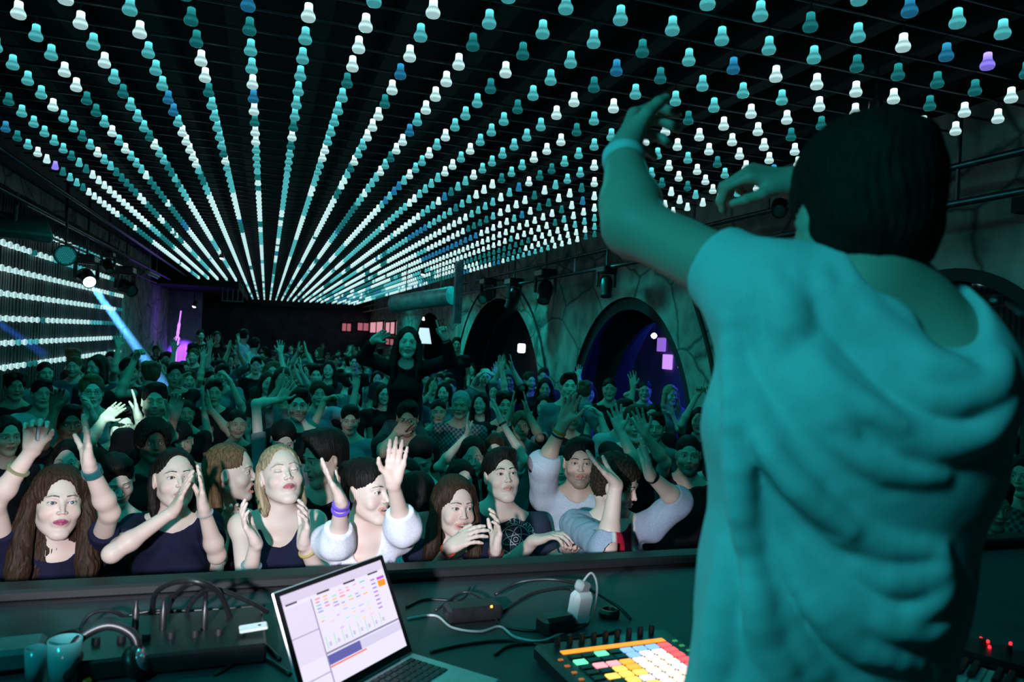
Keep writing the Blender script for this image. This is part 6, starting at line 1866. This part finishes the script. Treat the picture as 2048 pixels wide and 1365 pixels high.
W0, T0 = (0, 0), (0, 0)
def arm_px(s, kind, x=900, y=790):
    if kind == 'up': return A(s, (x + s * 16, y - 32), (x + s * 10, y - 72), (x + s * 42, y + 20), 'clap')
    if kind == 'clap': return A(s, (x + s * 12, y + 6), (x + s * 4, y - 32), (x + s * 38, y + 48), 'clap', dz=-.3)
    if kind == 'high': return A(s, (x + s * 34, y - 62), (x + s * 36, y - 98), (x + s * 44, y - 4), 'open', 'cam')
    if kind == 'head': return A(s, (x + s * 20, y - 5), (x + s * 6, y - 26), (x + s * 46, y + 14), 'relaxed', 'down')


PR = []
if not QUICK:
    PR = [proto(0, yaw=5, sex='m', hair='short', tone=MIDT, beard=.5, top=('tee', GREY)),
          proto(1, yaw=-8, sex='f', hair='long', tone=PALE, mouth='smile', top=('tee', GREY)),
          proto(2, yaw=12, sex='m', hair='curly', tone=TAN, top=('shirt', GREY), arms=[arm_px(-1, 'up'), arm_px(1, 'up')]),
          proto(3, yaw=0, sex='m', hair='quiff', tone=PALE, top=('tee', GREY), arms=[arm_px(1, 'high')]),
          proto(4, yaw=-5, sex='f', hair='shoulder', tone=MIDT, top=('tank', GREY), arms=[arm_px(-1, 'clap'), arm_px(1, 'clap')]),
          proto(5, yaw=10, sex='m', hair='crop', tone=MIDT, mouth='smile', top=('tee', GREY), arms=[arm_px(-1, 'high')]),
          proto(6, yaw=-60, sex='f', hair='bob', tone=PALE, top=('tee', GREY)),
          proto(7, yaw=170, sex='m', hair='messy', tone=PALE, top=('shirt', GREY))]
    # people standing on a bench at the back
    for k, (px_, py_, fx, col_, lb) in enumerate([(489, 672, 14, (0.55, .6, .75), 'man in a white shirt standing above the crowd at the back left'), (434, 676, 13, (0.02, .02, .02), 'woman in black standing above the crowd at the back left'), (511, 690, 12, (0.5, .55, .6), 'person in pale top beside the man in the white shirt at the back'),
                                              (401, 672, 16, (0.01, .01, .01), 'dark figure standing in front of the violet light'), (913, 690, 15, BLK, 'dark figure standing above the crowd right of the pale duct')]):
        dd_ = (15.0, 15.8, 14.2, 16.6, 13.0)[k]
        person(px_, py_, fx, depth=dd_, yaw=(150, 10, 160, 20, 5)[k], sex='m' if k != 1 else 'f', hair='short' if k != 1 else 'long', hcol=DK, tone=MIDT, top=('tee', col_), q='far', stand=0.35, label=lb)
        p = PEOPLE[-1]['loc']
    mb = MB(); p = PEOPLE[-3]['loc']
    pa = [pp['loc'] for pp in PEOPLE[-5:]]
    mb.box((np.mean([q[0] for q in pa[:4]]), np.mean([q[1] for q in pa[:4]]), 0.175), (3.6, 3.4, 0.35), bev=.02)
    bxy = (np.mean([q[0] for q in pa[:4]]), np.mean([q[1] for q in pa[:4]]))
    tag(mb.obj('bench_platform', DARK), 'low dark platform the back left people stand on', 'platform')
    mb = MB(); mb.box((pa[4][0], pa[4][1], 0.175), (1.0, 0.8, 0.35), bev=.02); tag(mb.obj('bench_platform', DARK), 'low dark platform under the figure right of the pale duct', 'platform')

    used = [False] * len(PR)
    rs = np.random.RandomState(12)
    taken = [(p['o'][0], p['o'][1]) for p in PEOPLE] + [(pt(450 + 30 * k, 690, 15)[0] , pt(450, 690, 15 + j)[1]) for k in range(-2, 3) for j in (-.5, 0, .5)]; named = [(*proj(p['o'])[:2], 75.0 * FPX / 1482 * 2.96 / p['d'] * .55, p['d']) for p in PEOPLE]
    cells = []
    benchx, benchy = bxy
    y = 3.3; row = 0
    while y < 31:
        st = 0.52 if y < 11 else 0.52 + (y - 11) * 0.075
        row += 1
        x = -2.75 + rs.rand() * 0.2; n_ = 0
        while x < 4.35:
            n_ += 1
            cells.append((x + rs.uniform(-.12, .12), y + rs.uniform(-.14, .14), row, n_)); x += st * rs.uniform(0.95, 1.1)
        y += st * (1.0 if y < 11 else 1.15)
    POSE = ['facing the stage', 'smiling at the stage', 'with hands clapped overhead', 'with one arm up', 'clapping at chest height', 'with a raised palm', 'looking sideways', 'turned away']
    cnt = {}
    for (x, y, row, n_) in cells:
        if min([(x - a) ** 2 + (y - b) ** 2 for a, b in taken] + [9]) < 0.45 ** 2 or x < -2.62 or x > 4.22 or abs(x - benchx) < 1.9 and abs(y - benchy) < 1.8 or abs(x - pa[4][0]) < .75 and abs(y - pa[4][1]) < .65: continue
        kk = rs.choice(len(PR), p=[.24, .16, .12, .08, .10, .08, .10, .12])
        I, az0 = PR[kk]
        zh = rs.uniform(1.50, 1.80) if y < 12 else rs.uniform(1.5, 1.76)
        u, v_, d = proj((x, y, zh))
        if u < -60 or u > 2110 or d < 2.6: continue
        rpx = 0.13 * FPX / d
        hide = False
        for (nu, nv, nr, nd) in named:
            if d < nd + .1 and math.hypot(u - nu, v_ - nv) < rpx * 1.1 + nr * .8: hide = True
            if d < nd + .1 and abs(u - nu) < rpx * 2.0 and v_ < nv + nr: hide = True
        if hide: continue
        if kk in (2, 3, 5) and (y < 4.6 or rs.rand() < .3): kk = 0 if rs.rand() < .5 else 1; I, az0 = PR[kk]
        if y < 3.9 and d < 3.5 and v_ < 900: continue
        root = I['root']
        if not used[kk]: r = root; used[kk] = True; kids = list(root.children)
        else:
            r = root.copy(); COL.objects.link(r); kids = []
            for ch in root.children:
                if d > 12 and ch.name.split('.')[0] in ('shoes',): continue
                c2 = ch.copy(); COL.objects.link(c2); c2.parent = r; kids.append(c2)
        az = math.atan2(-y, -x)
        s = zh / I['o'][2]
        dz = az - az0 + rs.uniform(-.5, .5)
        r.location = (x, y, 0); r.rotation_euler = (0, 0, dz); r.scale = (min(s, 1.05), min(s, 1.05), s)
        hi, ti_ = rs.randint(len(HC)), rs.randint(len(TC))
        for c2 in kids:
            nm = c2.name.split('.')[0]
            if nm == 'hair': c2.color = (*HC[hi], 1)
            elif nm in ('t_shirt', 'shirt', 'sweatshirt', 'tank_top'): c2.color = (*TC[ti_], 1)
        if d < 11:
            tag(r, '%s person in %s top, %s along the %s row of heads behind the rail' % (HN[hi], TN[ti_], nth(n_), nth(row)), 'person', 'packed crowd behind the front row')
        else:
            tag(r, 'distant %s person in %s top, %s along the %s row of heads' % (HN[hi], TN[ti_], nth(n_), nth(row)), 'person', 'distant crowd at the back')
        cnt[kk] = cnt.get(kk, 0) + 1; taken.append((x, y))
    for k, (I, az0) in enumerate(PR):
        if not used[k]:
            for c in list(I['root'].children): bpy.data.objects.remove(c)
            bpy.data.objects.remove(I['root'])
# small things held or worn in the crowd
mb = MB(); q = pt(76, 866, 2.42); mb.box(q, (0.012, 0.012, 0.055), rotm(0, 0.1, 0.1), bev=.004); tag(mb.obj('cigarette_lighter', mat('white plastic', (0.7, .7, .72), .3, noise=((40, 40, 40), .05)), smooth=True), 'small white lighter pinched in the raised hand at the far left', 'lighter')

# ------------------------------------------------------------------ the performer seen from behind
def performer():
    d = 0.92; s = 0.975
    o = pt(1716, 446, d + .055)
    toc = CAM - o; az = math.atan2(toc[1], toc[0]) - math.pi / 2
    R = rotm(az + math.radians(-152), math.radians(-14), math.radians(6))
    B = rotm(az + math.radians(-158), 0, 0)
    rt, fw_, up = B[:, 0], B[:, 1], np.array([0, 0, 1.0])
    N = pt(1800, 640, d + .025); Sl = pt(1548, 592, d + 0.05); Sr = pt(1898, 748, d - 0.03)
    chest = pt(1702, 880, d + .03); waist = pt(1668, 1150, d + .06); hip = pt(1640, 1450, d + .10)
    El = pt(1268, 452, d + .25); Wl = pt(1246, 310, d + .36)
    Er = pt(1790, 520, d + .34); Wr = pt(1592, 366, d + .42)
    F = Field()
    head_field(F, o, R, s, 'm', 'closed', 'closed')
    F.cone(o + R @ np.array([0, -0.022, -0.05]) * s, N + up * .0, .056, .052, .03)
    F.econe(pt(1750, 700, d + .03), chest, (.13, .075), (.165, .095), rt, .06)
    F.econe(chest, waist, (.165, .095), (.135, .085), rt, .05); F.econe(waist, hip, (.135, .085), (.155, .10), rt, .05)
    F.cone(N - up * .01, Sl, .050, .052, .05); F.cone(N - up * .01, Sr, .050, .052, .05)
    F.cone(o + R @ np.array([0, -.035, -.11]) * s, (N + Sr) / 2 + up * .005, .040, .038, .05); F.cone(o + R @ np.array([0, -.035, -.11]) * s, (N + Sl) / 2 - up * .02 + unit(N - CAM) * .03, .030, .024, .04)
    F.cone(Sl, El, .047, .045, .03)
    m_ = El + (Wl - El) * .3; F.cone(El, m_, .045, .047, .03); F.cone(m_, Wl, .047, .030, .02)
    F.cone(Sr, Er, .050, .040, .03); F.cone(Er, Wr, .042, .029, .02)
    T = unit(pt(1275, 215, d + .50) - Wl); n = unit(RC @ np.array([1.0, 0.3, 0.1])); n = unit(n - T * (n @ T)); x = np.cross(T, n) * -1
    # his left hand: the thumb lies on n x T
    hand_field(F, Wl, np.stack([np.cross(n, T), T, n], 1), 1.10, 'curl')
    T = unit(pt(1462, 340, d + .44) - Wr); n = unit(RC @ np.array([0.0, 0.5, -0.9])); n = unit(n - T * (n @ T))
    hand_field(F, Wr, np.stack([np.cross(T, n), T, n], 1), 1.0, 'curl')
    F.plane(hip, -up, .01)
    ref = np.array([o, N, Sl, Sr, chest, waist, hip, El, Wl, Er, Wr, pt(1230, 200, d + .45), pt(1440, 340, d + .45)])
    lo, hi = ref.min(0) - .22, ref.max(0) + .22
    V, Q = F.net(lo, hi, .0042)
    cols = skin_colour(V, o, R, s, (0.50, 0.36, 0.28), 'm', 'closed', 0.0, eyes='closed')
    loc = np.array([hip[0], hip[1], 0.75])
    root = empty('person', loc); tag(root, 'performer seen from behind in a loose white t-shirt, left arm raised, wearing a white wristband', 'person')
    link('body', mesh_from('body', [(V, Q, cols, 0)], [mat_skin()], loc=loc), root)
    # thick short hair
    H = Field(); H.frame(o, R, s)
    H.ell((0, -0.018, 0.048), (0.090, 0.112, 0.098), .02); H.ell((0, -0.050, -0.025), (0.076, 0.062, 0.070), .04); H.ell((.01, .04, .105), (.062, .06, .045), .04)
    H.ell((0, 0.118, -0.03), (0.070, 0.075, 0.110), .012, 's'); H.ell((0, .055, -.092), (.14, .085, .085), .012, 's')
    H.ell((.088, .004, -.016), (.020, .024, .032), .008, 's').ell((-.088, .004, -.016), (.020, .024, .032), .008, 's'); H.plane((0, -.05, -.092), (0, .3, -1), .02); H.frame()
    def hd(P):
        q = ((P - o.astype(np.float32)) @ R.astype(np.float32)) / s; ph = np.arctan2(q[..., 0], q[..., 1] + .02)
        return .0010 * np.sin(ph * 52 + 4.0 * np.sin(q[..., 2] * 30 + 3 * ph)) + .0030 * sn(P, 95, 4) + .0040 * sn(P, 38, 8)
    H.disp = hd
    V, Q = H.net(o - .2, o + .2, .0035)
    hm = mesh_from('hair', [(V, Q, None, 0)], mat('matt short hair', ocol=True, rough=.75, noise=((200, 200, 60), .4), spec=.15, bump=(.5, .002)), loc=loc); ho = link('hair', hm, root); ho.color = (0.012, 0.008, 0.006, 1)
    # t-shirt
    G = Field(); e = .016
    G.econe(pt(1745, 700, d + .03), chest, (.135 + e, .080 + e), (.160 + e, .100 + e), rt, .07)
    G.econe(chest, waist, (.160 + e, .100 + e), (.140 + e, .100 + e), rt, .06)
    G.econe(waist, pt(1640, 1500, d + .10), (.140 + e, .100 + e), (.145 + e, .115 + e), rt, .06)
    G.cone(N - up * .002, Sl, .057 + e, .042 + e, .05); G.cone(N - up * .01, Sr - up * .01, .057 + e, .054 + e, .05)
    G.cone(pt(1585, 590, d + .03), pt(1700, 612, d + .012), .050, .052, .05); G.cone(pt(1700, 612, d + .012), pt(1810, 690, d), .052, .056, .05)
    Sc = Sl + (El - Sl) * .36; ad = unit(El - Sl)
    G.cone(Sl, Sc + ad * .03, .043 + e, .044 + e, .03)
    G.cone(pt(1508, 620, d + .05), pt(1540, 800, d + .05), .036 + e, .030 + e, .05)     # cloth hanging under the raised arm
    G.cone(pt(1520, 1020, d + .05), pt(1470, 1420, d + .02), .030, .070, .07)          # the flared left side
    G.cone(pt(1908, 760, d - .03), pt(1858, 900, d + .02), .042 + e, .030 + e, .05)
    G.fun(Sc + ad * .05, .16, (lambda P: np.maximum(-((P - Sc.astype(np.float32)) @ ad.astype(np.float32)), np.linalg.norm(P - (Sc + ad * .05).astype(np.float32), axis=-1) - .13)), .006, 's')
    # scooped neck
    nc = pt(1780, 500, d - .02)
    U = unit(pt(1930, 700, d) - pt(1650, 540, d)); Wd = unit(np.cross(U, unit(nc - CAM)))
    Rn = np.stack([U, unit(np.cross(Wd, U)), Wd], 1)
    G.ell(nc, (.048, .15, .048), .012, 's', Rn); G.ell(pt(1888, 604, d - .04), (.040, .15, .044), .014, 's', Rn); G.ell(pt(1842, 540, d - .03), (.045, .15, .044), .012, 's', Rn)
    G.plane(pt(1640, 1440, d + .1), -up, .01)
    base_n = len(G.p)
    # find the cloth surface under a picture point, then lay folds along it
    def depth_at(u, v):
        ds = np.linspace(.62, 1.15, 160); P = np.array([pt(u, v, q) for q in ds])
        D = G.eval_blocks(P, np.zeros((1, 3)), .01)[:, 0]
        k = np.argmax(D < 0)
        return ds[k] if D[k] < 0 else None
    FOLDS = [([(1462, 650), (1490, 790), (1545, 900), (1640, 1010), (1750, 1085), (1870, 1098)], .012), ([(1500, 600), (1560, 740), (1660, 860), (1770, 935), (1880, 950)], .009),
             ([(1470, 860), (1500, 985), (1580, 1120), (1690, 1215), (1820, 1255), (1885, 1250)], .012), ([(1478, 930), (1510, 1100), (1570, 1250), (1650, 1360)], .011), ([(1462, 700), (1470, 900), (1490, 1080), (1560, 1300)], .009),
             ([(1590, 560), (1600, 640), (1640, 720), (1740, 830), (1860, 880), (1960, 860), (2010, 800)], .013), ([(1640, 560), (1700, 660), (1800, 760), (1890, 790), (1975, 770), (2000, 720)], .012),
             ([(1545, 560), (1580, 640), (1570, 700)], .010), ([(1700, 590), (1790, 680), (1860, 735), (1930, 745)], .010), ([(1560, 700), (1640, 800), (1700, 860)], .008), ([(1880, 1110), (1870, 1180), (1820, 1230)], .009),
             ([(1500, 1150), (1530, 1280), (1600, 1400)], .010), ([(1450, 1100), (1440, 1250), (1420, 1380)], .012), ([(1720, 1130), (1800, 1160), (1880, 1140)], .008), ([(1600, 690), (1690, 790), (1800, 850)], .007), ([(1520, 880), (1600, 980), (1700, 1060)], .007), ([(1600, 1180), (1700, 1280), (1830, 1330)], .009)]
    for P, r_ in FOLDS:
        Q3 = []
        for (u, v) in spline([(a, b, 0) for a, b in P], 4)[:, :2]:
            dd = depth_at(u, v)
            if dd: Q3.append(pt(u, v, dd + r_ * .35))
        for i in range(len(Q3) - 1):
            t0, t1 = i / (len(Q3) - 1), (i + 1) / (len(Q3) - 1)
            f = lambda t: r_ * (0.45 + 0.9 * math.sin(math.pi * min(max(t, .05), .95)))
            G.cone(Q3[i], Q3[i + 1], f(t0) * 1.15, f(t1) * 1.15, .018)
    G.disp = lambda P: .0035 * sn(P * np.array([1, 1, .6], np.float32), 26, 5) + .0008 * sn(P, 120, 6)
    V, Q = G.net(lo, hi, .0045)
    cols = np.tile(np.array((0.62, 0.66, 0.66)), (len(V), 1))
    me = mesh_from('t_shirt', [(V, Q, cols, 0)], mat('white cotton', vcol=True, rough=.9, noise=((500, 500, 500), .08), spec=.1), loc=loc)
    t = link('t_shirt', me, root)
    # collar band
    # wristband
    ax = unit(Wl - El); c = El + (Wl - El) * .93
    mb = MB(); mb.lathe([(.032, -.012), (.036, -.011), (.037, 0), (.036, .011), (.032, .012)], c - loc, ax, 28)
    b = mb.obj('wristband', mat('white fabric band', (0.7, 0.75, 0.75), .7, noise=((90, 90, 90), .08)), root, smooth=True); b['label'] = 'white wristband'
    ta, tb = legs_mesh()
    for me, nm in ((ta, 'trousers'), (tb, 'shoes')):
        lo_ = link(nm, me, root); lo_.rotation_euler = (0, 0, az + math.radians(-158)); lo_.scale = (1, 1, (hip[2] - .75) / .93) if nm == 'trousers' else (1, 1, 1)
    return dict(root=root)


performer()
